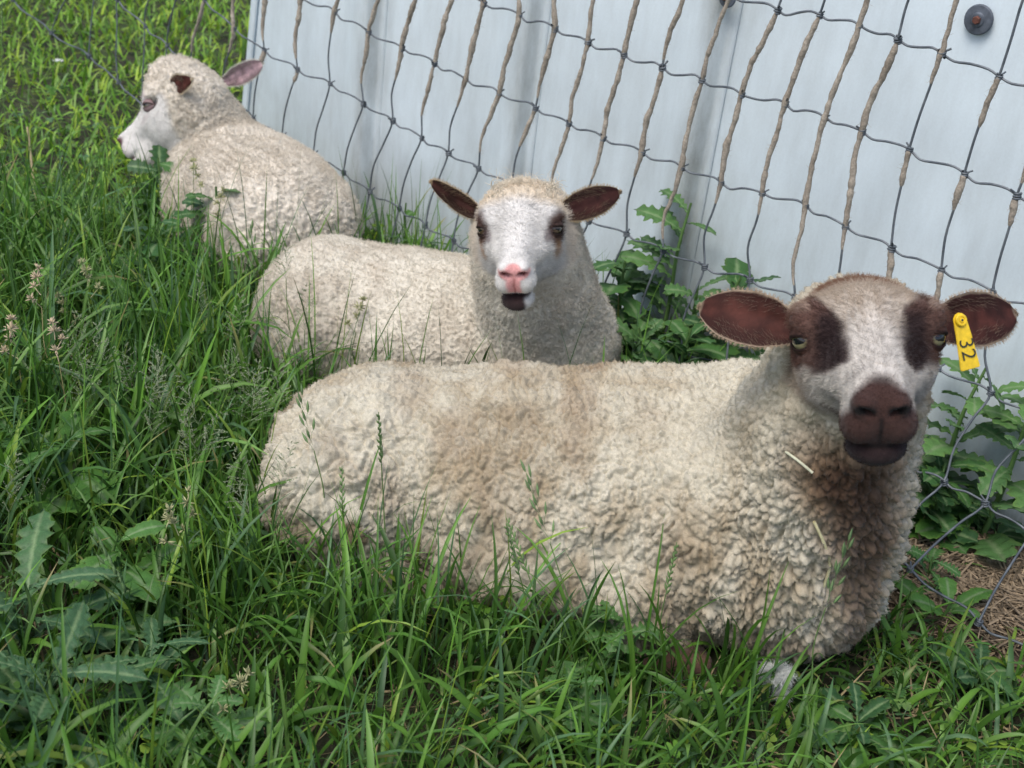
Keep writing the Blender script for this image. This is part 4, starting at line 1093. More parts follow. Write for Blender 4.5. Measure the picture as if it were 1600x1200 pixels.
GREENS = np.array([[.034, .090, .016], [.055, .140, .022], [.085, .195, .028], [.110, .215, .055], [.065, .140, .062], [.135, .225, .030]])
def green(n, w=None, rs=RS):
    c = GREENS[rs.choice(len(GREENS), n, p=w)]; return c * np.array([1.27, 1.23, 1.12]) * rs.uniform(.72, 1.3, (n, 1))
def blades(name, base, L, W, az, th0, bend, cols, segs=6, fold=.25, twist=None, tipdry=None):
    """arching grass blades as one mesh: three points across so that every blade is creased along its middle"""
    n = len(base); t = np.linspace(0, 1, segs + 1)
    th = th0[:, None] + bend[:, None] * t[None] ** 1.6
    ds = L[:, None] / segs
    r = np.concatenate([np.zeros((n, 1)), np.cumsum(np.sin((th[:, 1:] + th[:, :-1]) / 2) * ds, 1)], 1)
    z = np.concatenate([np.zeros((n, 1)), np.cumsum(np.cos((th[:, 1:] + th[:, :-1]) / 2) * ds, 1)], 1)
    dx, dy = np.cos(az), np.sin(az)
    wig = RS.normal(size=(n, 1)) * .12 * t[None] ** 2 * L[:, None]
    Cx = base[:, 0, None] + r * dx[:, None] - wig * dy[:, None]; Cy = base[:, 1, None] + r * dy[:, None] + wig * dx[:, None]; Cz = base[:, 2, None] + z
    C = np.stack([Cx, Cy, np.maximum(Cz, .004)], -1)
    prof = np.interp(t, [0, .08, .35, .7, .9, 1], [.55, .75, 1.0, .78, .38, .02])
    tw = (RS.normal(size=n) * .5 if twist is None else twist)[:, None] * t[None]
    sx = -np.sin(az)[:, None] * np.cos(tw); sy = np.cos(az)[:, None] * np.cos(tw); sz = np.sin(tw)
    side = np.stack([sx, sy, sz], -1)
    nz_ = np.stack([-np.cos(th) * dx[:, None], -np.cos(th) * dy[:, None], np.sin(th)], -1)
    hw = (W[:, None] * prof[None] * .5)[..., None]
    A = C + side * hw + nz_ * hw * fold; B = C - side * hw + nz_ * hw * fold
    keep = ~(hits_sheep(C) | behind_wall(C).any(1))
    A, B, C, cols = A[keep], B[keep], C[keep], cols[keep]; n = len(A)
    V = np.stack([A, C, B], 2).reshape(-1, 3)                # n, segs+1, 3
    o = (np.arange(n) * (segs + 1) * 3)[:, None, None] + (np.arange(segs) * 3)[None, :, None]
    f1 = o + np.array([0, 1, 4, 3]); f2 = o + np.array([1, 2, 5, 4])
    F = np.concatenate([f1, f2], 1).reshape(-1, 4)
    g = .97 + .06 * t; cc = cols[:, None, None, :] * np.repeat(g[:, None], 3, 1)[None, :, :, None] * np.array([.92, 1.1, .92])[None, None, :, None]
    if tipdry is not None:
        m = (tipdry[keep][:, None] * sstep(.7, 1, t)[None])[:, :, None, None]; cc = cc * (1 - m) + np.array([.30, .24, .10]) * m
    return mesh_np(name, V, F, cols=cc.reshape(-1, 3))
def scatter(n, x0, x1, y0, y1, ok=None):
    P = np.stack([RS.uniform(x0, x1, n), RS.uniform(y0, y1, n), np.zeros(n)], 1)
    m = in_view(P + [0, 0, .05], 480)
    if ok is not None: m &= ok(P)
    P = P[m]; P[:, 2] = gz(P[:, 0], P[:, 1]) - .004
    return P
MULCH = on_ground(1550, 930)[:2]
def mulch(P): return np.exp(-(((P[:, 0] - MULCH[0]) / .24) ** 2 + ((P[:, 1] - MULCH[1]) / .20) ** 2))
def keep_p(P, near):
    """thins the grass where straw covers the soil and close to the wall"""
    d = D_WALL - (P[:, :2] @ -WN[:2]); s = P[:, :2] @ WT[:2]
    p = 1 - .96 * sstep(.15, .45, mulch(P))
    p = np.where((s > s_left) & (d < .05), p * .3, p)
    return RS.rand(len(P)) < p
OPEN = [on_ground(85, 1150), on_ground(50, 1020), on_ground(190, 960), on_ground(235, 1110), on_ground(960, 1060), on_ground(880, 1140), on_ground(330, 1180), on_ground(110, 790), on_ground(1330, 1140)]
def tallness(P):
    n = fbm(P, 1.9, 61, 2)
    left = sstep(-.15, -.75, P[:, 0]) * sstep(3.4, 2.6, P[:, 1])
    right = sstep(.45, .85, P[:, 0])
    for c in OPEN: n = n - 1.3 * np.exp(-((P[:, 0] - c[0]) ** 2 + (P[:, 1] - c[1]) ** 2) / .10 ** 2)      # weeds hold the grass down
    return np.maximum(.3, 1 + .35 * n + .55 * left - .35 * right)
def build_grass():
    # short undergrowth, thick near the lens
    groups = []
    P = scatter(28000, -2.2, 1.5, .75, 3.3, lambda p: keep_p(p, 1)); T = tallness(P); n = len(P)
    groups.append(blades("grass", P, RS.uniform(.05, .13, n) * T, RS.uniform(.0022, .0048, n), RS.uniform(0, 6.283, n), np.abs(RS.normal(.25, .2, n)), RS.uniform(.2, 1.5, n), green(n, [.34, .28, .14, .06, .12, .06]), 4))
    # the broad arching blades
    P = scatter(15500, -2.2, 1.5, .75, 3.1, lambda p: keep_p(p, 1) & (fbm(p, 3.2, 12, 2) > -.45)); T = tallness(P); n = len(P)
    groups.append(blades("grass", P, RS.uniform(.11, .25, n) * T, RS.uniform(.0045, .0085, n) * np.where(RS.rand(n) < .35, 1.75, 1.1), RS.uniform(0, 6.283, n), np.abs(RS.normal(.15, .18, n)), RS.uniform(.3, 2.3, n), green(n, [.16, .26, .24, .14, .12, .08]), 7, fold=.35,
                         tipdry=(RS.rand(n) < .08) * 1.0))
    # straight stiff shoots
    P = scatter(3400, -2.2, 1.3, .8, 3.2, lambda p: keep_p(p, 1) & (p[:, 0] < .3)); T = tallness(P); n = len(P)
    groups.append(blades("grass", P, RS.uniform(.18, .32, n) * T, RS.uniform(.002, .0045, n), RS.uniform(0, 6.283, n), np.abs(RS.normal(.08, .08, n)), RS.uniform(.05, .5, n), green(n, [.2, .2, .2, .1, .2, .1]), 5))
    # taller blades that stand up before the animals' flanks
    P = np.concatenate([np.stack([RS.uniform(-.55, .45, 420), RS.uniform(1.48, 1.80, 420), np.zeros(420)], 1), np.stack([RS.uniform(-1.05, -.35, 420), RS.uniform(1.75, 2.55, 420), np.zeros(420)], 1), np.stack([RS.uniform(-1.3, -.5, 200), RS.uniform(2.4, 3.0, 200), np.zeros(200)], 1)]); n = len(P)
    groups.append(blades("grass", P, RS.uniform(.15, .30, n), RS.uniform(.004, .009, n), RS.uniform(0, 6.283, n), np.abs(RS.normal(.12, .12, n)), RS.uniform(.1, 1.4, n), green(n, [.14, .24, .24, .14, .16, .08]), 7, fold=.35))
    # dead blades and litter near the soil
    P = scatter(4200, -2.0, 1.4, .8, 3.0); n = len(P)
    dry = np.array([.34, .27, .15])[None] * RS.uniform(.5, 1.1, (n, 1))
    groups.append(blades("grass", P, RS.uniform(.05, .14, n), RS.uniform(.002, .005, n), RS.uniform(0, 6.283, n), RS.uniform(.7, 1.4, n), RS.uniform(-.3, .8, n), dry, 4))
    # lawn beyond
    P = scatter(42000, -4.6, 1.0, 3.0, 8.6, lambda p: keep_p(p, 0)); n = len(P)
    far = green(n, [.06, .12, .24, .24, .04, .30]) * np.array([1.25, 1.15, .8])
    groups.append(blades("grass", P, RS.uniform(.05, .12, n), RS.uniform(.005, .012, n), RS.uniform(0, 6.283, n), np.abs(RS.normal(.4, .3, n)), RS.uniform(.2, 1.5, n), far * 1.3, 4))
    for me, lab in zip(groups, ("short dark undergrowth of grass around the sheep", "broad arching green grass blades in the foreground", "thin upright grass shoots on the left", "taller single blades standing up against the fleeces", "dead straw coloured blades low in the grass", "mown lawn grass beyond the fence at top left")):
        tag(link("grass", me, M_grass if "dead" not in lab else M_dry), lab, "grass", kind="stuff")
build_grass()

# ---- soil and straw beside the wall on the right
def build_mulch():
    n = 28; V = []; F = []
    for i in range(n + 1):
        for j in range(n + 1):
            x = MULCH[0] + (i / n - .5) * .62; y = MULCH[1] + (j / n - .5) * .56
            e = mulch(np.array([[x, y]]))[0]
            V.append((x, y, -.02 + .045 * float(sstep(.1, .7, e)) + .006 * float(vnoise(np.array([[x, y, 0]]), 30, 4)[0])))
    idx = np.arange((n + 1) ** 2).reshape(n + 1, n + 1)
    F = np.stack([idx[:-1, :-1], idx[1:, :-1], idx[1:, 1:], idx[:-1, 1:]], -1).reshape(-1, 4)
    tag(link("soil_mound", mesh_np("soil_mound", V, F), plain("brown_soil", (.075, .052, .038), .95, 0, 45, .5)), kind="structure")
    k = 2600; a = np.stack([RS.normal(MULCH[0], .13, k), RS.normal(MULCH[1], .11, k)], 1)
    e = mulch(a); z = -.02 + .045 * sstep(.1, .7, e) + RS.uniform(.004, .016, k)
    az = RS.uniform(0, 6.283, k); L = RS.uniform(.02, .09, k); W = RS.uniform(.0008, .0022, k)
    V = []; F = []; col = []
    d = np.stack([np.cos(az), np.sin(az), RS.normal(0, .15, k)], 1); s = np.stack([-np.sin(az), np.cos(az), np.zeros(k)], 1)
    c = np.stack([a[:, 0], a[:, 1], z], 1); bow = RS.normal(0, .12, k)[:, None]
    pts = [c - d * L[:, None] / 2, c + s * bow * L[:, None] + [0, 0, .003], c + d * L[:, None] / 2]
    for p in pts: V += [p + s * W[:, None], p - s * W[:, None] + [0, 0, .0006]]
    V = np.stack(V, 1).reshape(-1, 3); o = np.arange(k)[:, None] * 6
    F = np.concatenate([o + np.array([0, 1, 3, 2]), o + np.array([2, 3, 5, 4])], 0)
    col = np.repeat((np.array([.34, .26, .17])[None] * RS.uniform(.35, 1.15, (k, 1))), 6, 0)
    tag(link("straw_litter", mesh_np("straw_litter", V, F, cols=col), M_dry), "brown dry straw strewn over bare soil at the right edge", "straw", kind="stuff")
build_mulch()

# ---- leaves
def leaf_mesh(name, lobes=5, depth=.55, width=.30, seed=0, spiny=True, tip=.25, segs=36, col=(.05, .13, .04), rib=(.20, .30, .14), basew=.12):
    """a toothed leaf, one metre long along +X before scaling: midrib, blade halves with ragged lobes, drooping tip"""
    rs = np.random.RandomState(seed); V = []; C_ = []; nv = 4
    t = np.linspace(0, 1, segs)
    env = np.interp(t, [0, .06, .25, .5, .75, .92, 1], [basew * .6, basew, .50, .85, 1.0, .55, .0])
    for side in (-1, 1):
        ph = rs.uniform(0, .25)
        u = t * lobes + ph; fr = u - np.floor(u)
        tooth = np.where(fr < .62, (fr / .62) ** (1.5 if spiny else .9), ((1 - fr) / .38) ** 1.2)
        small = np.abs((t * lobes * 3.0 + ph) % 1 - .5) * 2
        amp = depth * np.interp(t, [0, .15, .8, 1], [1, 1, .75, .3])
        w = width * env * (1 - amp + amp * tooth + .12 * (small - .5)) * rs.uniform(.93, 1.07, segs)
        for i in range(segs):
            for j in range(1, nv + 1):
                f = j / nv
                y = side * w[i] * f
                back = -.05 * f * (1 if spiny else .4) + .10 * f * tooth[i] * width
                z = .22 * abs(y) - .38 * max(0, abs(y) - width * .45) + .018 * math.sin(t[i] * lobes * 6.28 + side) * f + .01 * rs.normal() * f
                V.append((t[i] + back, y, z)); C_.append(np.array(col) * (1.0 - .18 * f + .16 * rs.rand()) + (np.array([.03, .03, .0]) if f == 1 else 0))
    for i in range(segs): V.append((t[i], 0, 0.0)); C_.append(np.array(rib) * (1.0 if t[i] < .8 else .7))
    V = np.array(V, float); C_ = np.array(C_)
    F = []; mid = 2 * segs * nv
    for s in (0, 1):
        b = s * segs * nv
        for i in range(segs - 1):
            row = [mid + i] + [b + i * nv + j for j in range(nv)]; nxt = [mid + i + 1] + [b + (i + 1) * nv + j for j in range(nv)]
            for j in range(nv):
                q = (row[j], row[j + 1], nxt[j + 1], nxt[j]); F.append(q if s else q[::-1])
    # rib as a slim raised ridge is in the colour and the crease; bend the leaf over its length
    a = tip * 1.9
    x = V[:, 0].copy(); th = a * x
    V[:, 0] = np.where(abs(a) > 1e-3, np.sin(th) / a, x) + 0; V[:, 2] = V[:, 2] * np.cos(th) - (1 - np.cos(th)) / a
    me = mesh_np(name, V, np.array(F), cols=np.clip(C_, 0, 1)); me.materials.append(M_leaf)
    return me
LEAF = {
 'spiny': [leaf_mesh("leaf", 8, .55, .17, 11, True, .3, col=(.07, .16, .06)), leaf_mesh("leaf", 9, .50, .15, 12, True, .45, col=(.06, .14, .06))],
 'thistle': [leaf_mesh("leaf", 6, .50, .25, 1, True, .35, col=(.085, .19, .06)), leaf_mesh("leaf", 5, .45, .28, 2, True, .5, col=(.105, .225, .065)), leaf_mesh("leaf", 7, .52, .22, 3, True, .2, col=(.08, .175, .065))],
 'dark': [leaf_mesh("leaf", 4, .40, .30, 4, False, .35, col=(.045, .125, .034)), leaf_mesh("leaf", 3, .34, .34, 5, False, .5, col=(.065, .165, .042)), leaf_mesh("leaf", 5, .46, .28, 6, False, .25, col=(.038, .105, .036))],
 'broad': [leaf_mesh("leaf", 3, .16, .24, 7, False, .35, col=(.085, .215, .04)), leaf_mesh("leaf", 4, .22, .22, 8, False, .5, col=(.075, .19, .04))],
 'fern': [leaf_mesh("leaf", 8, .80, .26, 9, False, .4, col=(.07, .18, .045)), leaf_mesh("leaf", 7, .78, .28, 10, False, .5, col=(.085, .20, .055))],
}
M_stem = vcol_mat("green_stem", rough=.55, spec=.3, noise=(50, .2))
def place_leaf(root, kind, base, az, elev, length, roll=0.0, rs=RS, tries=8, sub=None):
    me = LEAF[kind][rs.randint(len(LEAF[kind]))]
    for k in range(tries):
        d = np.array([math.cos(az) * math.cos(elev), math.sin(az) * math.cos(elev), math.sin(elev)])
        chk = np.stack([base + d * length * f - np.array([0, 0, .10 * length * f * f]) for f in (.25, .5, .75, 1)])[None]
        w_ = np.array([-math.sin(az), math.cos(az), 0]) * length * .17
        chk = np.concatenate([chk, chk[:, 1:3] + w_, chk[:, 1:3] - w_], 1)
        if not (hits_sheep(chk)[0] or behind_wall(chk).any()): break
        az += .8
    else: return None
    o = bpy.data.objects.new("leaf", me); COL.objects.link(o); o.parent = root
    o.location = Vector(base) - root.location
    o.rotation_euler = (Matrix.Rotation(az, 3, 'Z') @ Matrix.Rotation(-elev, 3, 'Y') @ Matrix.Rotation(roll, 3, 'X')).to_euler()
    o.scale = (length, length * rs.uniform(.85, 1.2), length)
    return o
def plant(name, label, cat, base, kind, nleaf, ll, stem_h=0.0, lean=(0, 0), seed=0, group=None, elev=(.2, .9), az0=None, spread=6.283, stem_col=(.09, .17, .05), up_small=.45):
    rs = np.random.RandomState(seed)
    base = np.array([base[0], base[1], float(gz(np.array([base[0]]), np.array([base[1]]))[0]) - .004])
    root = empty(name, base); tag(root, label, cat, group)
    top = base + np.array([lean[0], lean[1], stem_h])
    made = 0
    if stem_h > .02:
        K = [base, base * .6 + top * .4 + np.append(rs.normal(0, .006, 2), 0), base * .25 + top * .75 + np.append(rs.normal(0, .006, 2), 0), top]
        pts = smooth_line(K, 6); r = np.linspace(.0055, .0022, len(pts)) * min(1.2, .6 + stem_h * 2)
        V, F = tube(pts, r, 7)
        link("stem", mesh_np("stem", V, F, cols=np.tile(stem_col, (len(V), 1)) * rs.uniform(.85, 1.15, (len(V), 1))), M_stem, root)
    for i in range(nleaf):
        f = (i + .5) / nleaf if stem_h > .02 else 0
        b = base + (top - base) * f * .97 if stem_h > .02 else base + np.append(rs.normal(0, .006, 2), .006)
        az = (i * 2.4 + rs.uniform(-.4, .4)) if az0 is None else az0 + rs.uniform(-.5, .5) * spread
        e = rs.uniform(*elev)
        L_ = rs.uniform(*ll) * (1 - up_small * f)
        if place_leaf(root, kind, b, az, e, L_, rs.normal(0, .25), rs) is not None: made += 1
    return root
def behind_fence(px, py, off):
    """ground point below the photo point px, py, `off` metres in front of the wall"""
    s, z = wall_sz(px, py, D_WALL - off); return wpt(s, 0, off)
G_W = "leafy weeds along the fence foot"
plant("sow_thistle", "tall sow thistle with upright stem and toothed leaves reaching up the white wall", "weed", behind_fence(1035, 440, .08), 'thistle', 20, (.13, .21), .46, (.03, -.01), 1, G_W, elev=(.1, .8))
plant("sow_thistle", "dark lobed weed at the foot of the wall right of the tall sow thistle", "weed", behind_fence(1130, 480, .10), 'dark', 28, (.13, .20), .36, (.02, -.02), 2, G_W, elev=(.0, .9))
plant("sow_thistle", "bushy dark weed between the lamb and the tall sow thistle", "weed", behind_fence(965, 470, .13), 'dark', 26, (.12, .18), .32, (0, -.03), 3, G_W, elev=(.1, 1.0))
plant("sow_thistle", "low leafy weed in front of the fence behind the ewe's back", "weed", behind_fence(1075, 530, .22), 'dark', 26, (.12, .18), .27, (0, -.02), 4, G_W, elev=(.0, .9))
plant("sow_thistle", "low leafy weed beside the lamb's chest", "weed", behind_fence(995, 535, .24), 'thistle', 20, (.10, .16), .22, (0, 0), 5, G_W, elev=(.1, 1.0))
plant("sow_thistle", "small weed just behind the ewe's left ear on the fence", "weed", behind_fence(1200, 520, .15), 'dark', 26, (.11, .17), .30, (.0, 0), 6, G_W, elev=(.0, .9))
plant("sow_thistle", "low spreading weed behind the ewe's cheek", "weed", behind_fence(1150, 570, .26), 'broad', 16, (.10, .16), .18, (0, 0), 16, G_W, elev=(.1, .9))
plant("sow_thistle", "pale toothed weed pressed against the fence between the lamb and the ewe's ear", "weed", behind_fence(1085, 470, .08), 'thistle', 22, (.12, .18), .30, (.0, -.01), 17, G_W, elev=(.0, .9))
plant("dock_plant", "leafy dock at the fence foot next to the lamb's shoulder", "weed", behind_fence(935, 500, .16), 'broad', 14, (.10, .16), .20, (.0, 0), 18, G_W, elev=(.1, .9))
plant("dock_plant", "single broad green leaf poking up between the lamb's back and the wall", "weed", behind_fence(630, 375, .12), 'broad', 3, (.10, .14), .20, (0, 0), 7, G_W, elev=(.1, .5), az0=.2, spread=2.0)
plant("sow_thistle", "leafy toothed weed against the wall below the yellow ear tag", "weed", behind_fence(1490, 660, .09), 'thistle', 24, (.13, .21), .38, (.02, -.02), 8, G_W, elev=(.0, .9))
plant("sow_thistle", "leafy toothed weed against the wall at the right edge", "weed", behind_fence(1585, 680, .09), 'thistle', 24, (.13, .21), .42, (.02, -.02), 9, G_W, elev=(.0, .8))
plant("dock_plant", "large dark green dock leaf spreading behind the right fence wires", "weed", behind_fence(1530, 770, .14), 'broad', 9, (.18, .27), .09, (0, 0), 10, G_W, elev=(.15, .6), az0=2.6, spread=4)
plant("sow_thistle", "dark leafy weed directly right of the ewe's muzzle", "weed", behind_fence(1475, 730, .16), 'dark', 22, (.11, .18), .20, (0, 0), 11, G_W, elev=(.0, .9))
plant("sow_thistle", "scalloped weed growing out of the straw at the right", "weed", on_ground(1545, 860), 'dark', 12, (.10, .16), .07, (0, 0), 12, G_W, elev=(.1, .6))
plant("dock_plant", "bright green rounded leaves between the ewe's chest and the straw", "weed", on_ground(1470, 985), 'broad', 7, (.09, .15), .08, (0, 0), 13, G_W, elev=(.3, .9))
plant("sow_thistle", "frilly pale weed beside the ewe's chest", "weed", on_ground(1440, 925), 'fern', 14, (.07, .12), .10, (0, 0), 14, G_W, elev=(.1, .9))
plant("sow_thistle", "weed with ragged leaves in front of the straw patch", "weed", on_ground(1520, 1075), 'dark', 12, (.08, .13), .07, (0, 0), 15, G_W, elev=(.2, .8))
G_M = "weeds scattered in the meadow"
plant("thistle", "spiny pale green thistle rosette in the bottom left corner", "thistle", on_ground(85, 1175), 'spiny', 14, (.17, .26), .16, (0, 0), 21, G_M, elev=(.3, 1.0))
plant("thistle", "thistle with one long jagged leaf on the left above the corner rosette", "thistle", on_ground(50, 1040), 'spiny', 9, (.20, .28), .17, (0, 0), 22, G_M, elev=(.4, 1.0))
plant("thistle", "small spiny rosette between the corner thistle and the ewe's rump", "thistle", on_ground(235, 1110), 'spiny', 9, (.13, .19), .13, (0, 0), 33, G_M, elev=(.3, .9))
plant("dock_plant", "broad leaved dock in the lower left grass above the thistles", "weed", on_ground(190, 960), 'broad', 9, (.13, .19), .17, (0, 0), 34, G_M, elev=(.3, .9))
plant("clover_plant", "frilly weed at the left edge beside the dry seed heads", "weed", on_ground(30, 760), 'fern', 12, (.10, .15), .14, (0, 0), 35, G_M, elev=(.2, 1.0))
plant("clover_plant", "frilly small leaved weed below the middle of the ewe's belly", "weed", on_ground(960, 1055), 'fern', 18, (.08, .13), .13, (0, 0), 23, G_M, elev=(.3, 1.1))
plant("clover_plant", "frilly small leaved weed at the bottom middle of the picture", "weed", on_ground(880, 1140), 'fern', 14, (.08, .12), .10, (0, 0), 24, G_M, elev=(.3, 1.1))
plant("clover_plant", "low frilly weed left of the bottom middle", "weed", on_ground(330, 1180), 'fern', 14, (.09, .14), .11, (0, 0), 25, G_M, elev=(.3, 1.1))
plant("sow_thistle", "lobed weed standing in front of the far sheep's shoulder", "weed", on_ground(325, 450), 'dark', 14, (.11, .17), .28, (.02, 0), 26, G_M, elev=(.1, .8))
plant("sow_thistle", "lobed weed below the far sheep's muzzle", "weed", on_ground(250, 385), 'dark', 14, (.11, .17), .26, (.0, .0), 27, G_M, elev=(.2, .9))
plant("sow_thistle", "dark lobed weed left of the far sheep's body", "weed", on_ground(250, 480), 'dark', 14, (.12, .18), .24, (0, 0), 28, G_M, elev=(.1, .8))
plant("dock_plant", "broad leaved dock half hidden in grass left of the lamb", "weed", on_ground(215, 545), 'broad', 10, (.14, .20), .14, (0, 0), 29, G_M, elev=(.3, .9))
plant("dock_plant", "broad leaved dock low in the grass at the left edge", "weed", on_ground(110, 800), 'broad', 9, (.15, .22), .18, (0, 0), 30, G_M, elev=(.3, .9))
plant("sow_thistle", "ragged weed in the bottom right corner", "weed", on_ground(1330, 1150), 'dark', 12, (.08, .13), .06, (0, 0), 31, G_M, elev=(.2, .7))
plant("clover_plant", "small frilly weed under the ewe's chest on the right", "weed", on_ground(1400, 1080), 'fern', 9, (.05, .08), .04, (0, 0), 32, G_M, elev=(.2, .9))

# small round-leaved ground cover among the blades
def build_cover():
    P = scatter(5200, -1.7, 1.25, 1.05, 4.2, lambda p: (fbm(p, 3.5, 15, 2) > -.05) & keep_p(p, 1)); n = len(P)
    P[:, 2] += RS.uniform(.01, .085, n) * np.clip(tallness(P), .6, 1.6)
    ok = ~(hits_sheep(P[:, None], .02) | behind_wall(P)); P = P[ok]; n = len(P)
    R = RS.uniform(.006, .015, n); az = RS.uniform(0, 6.28, n); til = RS.normal(0, .35, (n, 2))
    prof = [(0, 0), (.5, -.5), (1.0, -.62), (1.35, -.25), (1.25, 0), (1.35, .25), (1.0, .62), (.5, .5)]
    V = np.zeros((n, 3, 8, 3)); 
    for l in range(3):
        a = az + l * 2.094
        for k, (x, y) in enumerate(prof):
            vx = (x * np.cos(a) - y * np.sin(a)) * R; vy = (x * np.sin(a) + y * np.cos(a)) * R
            V[:, l, k, 0] = P[:, 0] + vx; V[:, l, k, 1] = P[:, 1] + vy
            V[:, l, k, 2] = P[:, 2] + vx * til[:, 0] + vy * til[:, 1] + abs(y) * R * .35 - x * R * .12
    F = (np.arange(n * 3) * 8)[:, None] + np.arange(8)
    c = green(n, [.15, .3, .25, .05, .15, .1]); c = np.repeat(c, 24, 0)
    tag(link("clover_leaves", mesh_np("clover_leaves", V.reshape(-1, 3), F, smooth=False, cols=c), M_leaf), "small three lobed clover leaves low in the grass", "clover", kind="stuff")
build_cover()

# ---- flowering grass stems
def spike_mesh(name, kind, seed, col):
    """seed head along +Z, unit = metre"""
    rs = np.random.RandomState(seed); Vs = []; Fs = []; Cs = []; off = 0
    def add(V, F, c):
        nonlocal off
        Vs.append(V); Fs.append(F + off); Cs.append(np.tile(np.asarray(c)[None], (len(V), 1)) * rs.uniform(.75, 1.25, (len(V), 1))); off += len(V)
    def spikelet(p, d, L, w, c):
        d = nrm(d); pts = np.stack([p, p + d * L * .3, p + d * L * .65, p + d * L])
        V, F = tube(pts, [w * .35, w, w * .75, w * .08], 4); add(V, F, c)
    if kind == 'rye':                      # flat spike, spikelets left and right
        for i in range(15):
            z = .006 * i + .002; s = 1 if i % 2 else -1
            spikelet(np.array([0, 0, z]), np.array([s * .45, rs.normal(0, .15), 1]), .015 * (1 - .03 * i), .0022, col)
        V, F = tube(np.array([[0, 0, 0], [0, 0, .05], [.001, 0, .095]]), .0007, 4); add(V, F, col)
    elif kind == 'brome':
        for i in range(11):
            z = .010 * i; a = i * 2.1; out = .009 * (1 - i / 14)
            b = np.array([0, 0, z]); e = b + np.array([math.cos(a) * out, math.sin(a) * out, .014])
            V, F = tube(np.stack([b, (b + e) / 2 + [0, 0, .003], e]), .0004, 3); add(V, F, col)
            spikelet(e, e - b + np.array([0, 0, .01]), .020, .0026, col)
    elif kind == 'cock':                   # one-sided dense tufts
        for (z, out, nsp, r) in ((.0, .016, 14, .008), (.018, .010, 14, .008), (.032, .004, 18, .009), (.045, .001, 14, .007)):
            a = rs.uniform(-.7, .7); c0 = np.array([math.cos(a) * out, math.sin(a) * out, z + .012])
            V, F = tube(np.stack([[0, 0, z], c0]), .0006, 4); add(V, F, col)
            for k in range(nsp):
                d = nrm(rs.normal(size=3) + np.array([.3, 0, .8])); spikelet(c0 + d * r * .2, d, r * rs.uniform(.8, 1.3), .0012, col)
    else:                                  # loose airy panicle
        for i in range(9):
            z = .011 * i; 
            for m in range(3 if i < 6 else 2):
                a = rs.uniform(0, 6.28); out = .035 * (1 - i / 10.5) * rs.uniform(.6, 1.1)
                b = np.array([0, 0, z]); e = b + np.array([math.cos(a) * out, math.sin(a) * out, out * .7])
                V, F = tube(np.stack([b, (b + e) / 2 + [0, 0, .002], e]), .00028, 3); add(V, F, col)
                for q in (.5, .7, .85, 1):
                    spikelet(b + (e - b) * q, nrm(e - b) + rs.normal(0, .4, 3), .0045, .0009, col)
    return np.vstack(Vs), np.vstack(Fs), np.vstack(Cs)
HEADS = {}
for kd, cols_ in (('rye', (.13, .21, .075)), ('brome', (.14, .22, .09)), ('cock', (.33, .33, .17)), ('cockdry', (.50, .40, .27)), ('panicle', (.24, .28, .17))):
    for q in range(2):
        V, F, C_ = spike_mesh("seed_head", kd.replace('dry', ''), 5 + q, cols_)
        me = mesh_np("seed_head", V, F, cols=C_); me.materials.append(M_stem); HEADS[(kd, q)] = me
def grass_stem(px0, py0, top_px, kind, label, cat="grass stem", group=None, seed=0, scale=1.0, ddepth=-.03):
    """stem rooted at ground below photo point px0,py0, its head reaching towards top_px"""
    rs = np.random.RandomState(seed)
    b = on_ground(px0, py0); b[2] = -.008
    dep = project(b)[2] + ddepth
    tp = at(top_px[0], top_px[1], dep - .10 * (py0 - top_px[1]) / 400)
    if tp[2] < .06: tp[2] = .06
    K = [b, b * .66 + tp * .34 + np.append(rs.normal(0, .008, 2), .01), b * .33 + tp * .67 + np.append(rs.normal(0, .006, 2), .01), tp]
    pts = smooth_line(K, 6)
    if hits_sheep(pts[None], .0)[0]:
        sh = np.array([0, -.05, 0]); pts = pts + sh
        if hits_sheep(pts[None], .0)[0]: pts = pts + 2 * sh
    root = empty("grass_stem", pts[0]); tag(root, label, cat, group)
    V, F = tube(pts, np.linspace(.0013, .0007, len(pts)) * (1.2 if kind in ('rye', 'brome') else 1), 5)
    c = np.array([.10, .17, .05]) if kind != 'cockdry' else np.array([.30, .26, .12])
    link("stalk", mesh_np("stalk", V, F, cols=np.tile(c, (len(V), 1))), M_stem, root)
    o = bpy.data.objects.new("seed_head", HEADS[(kind, seed % 2)]); COL.objects.link(o); o.parent = root
    o.location = Vector(pts[-1]) - root.location
    d = Vector(pts[-1] - pts[-3]).normalized()
    o.rotation_euler = (d.to_track_quat('Z', 'Y').to_matrix() @ Matrix.Rotation(rs.uniform(0, 6.28), 3, 'Z')).to_euler()
    o.scale = (scale,) * 3
    # a leaf or two on the stalk
    for f in (.35, .6):
        i = int(f * (len(pts) - 1)); L = rs.uniform(.05, .10)
        me = blades("blade", pts[i][None], np.array([L]), np.array([.0035]), np.array([rs.uniform(0, 6.28)]), np.array([.4]), np.array([1.0]), np.array([[.07, .15, .035]]), 5)
        if len(me.vertices): link("blade", me, M_grass, root)
    return root
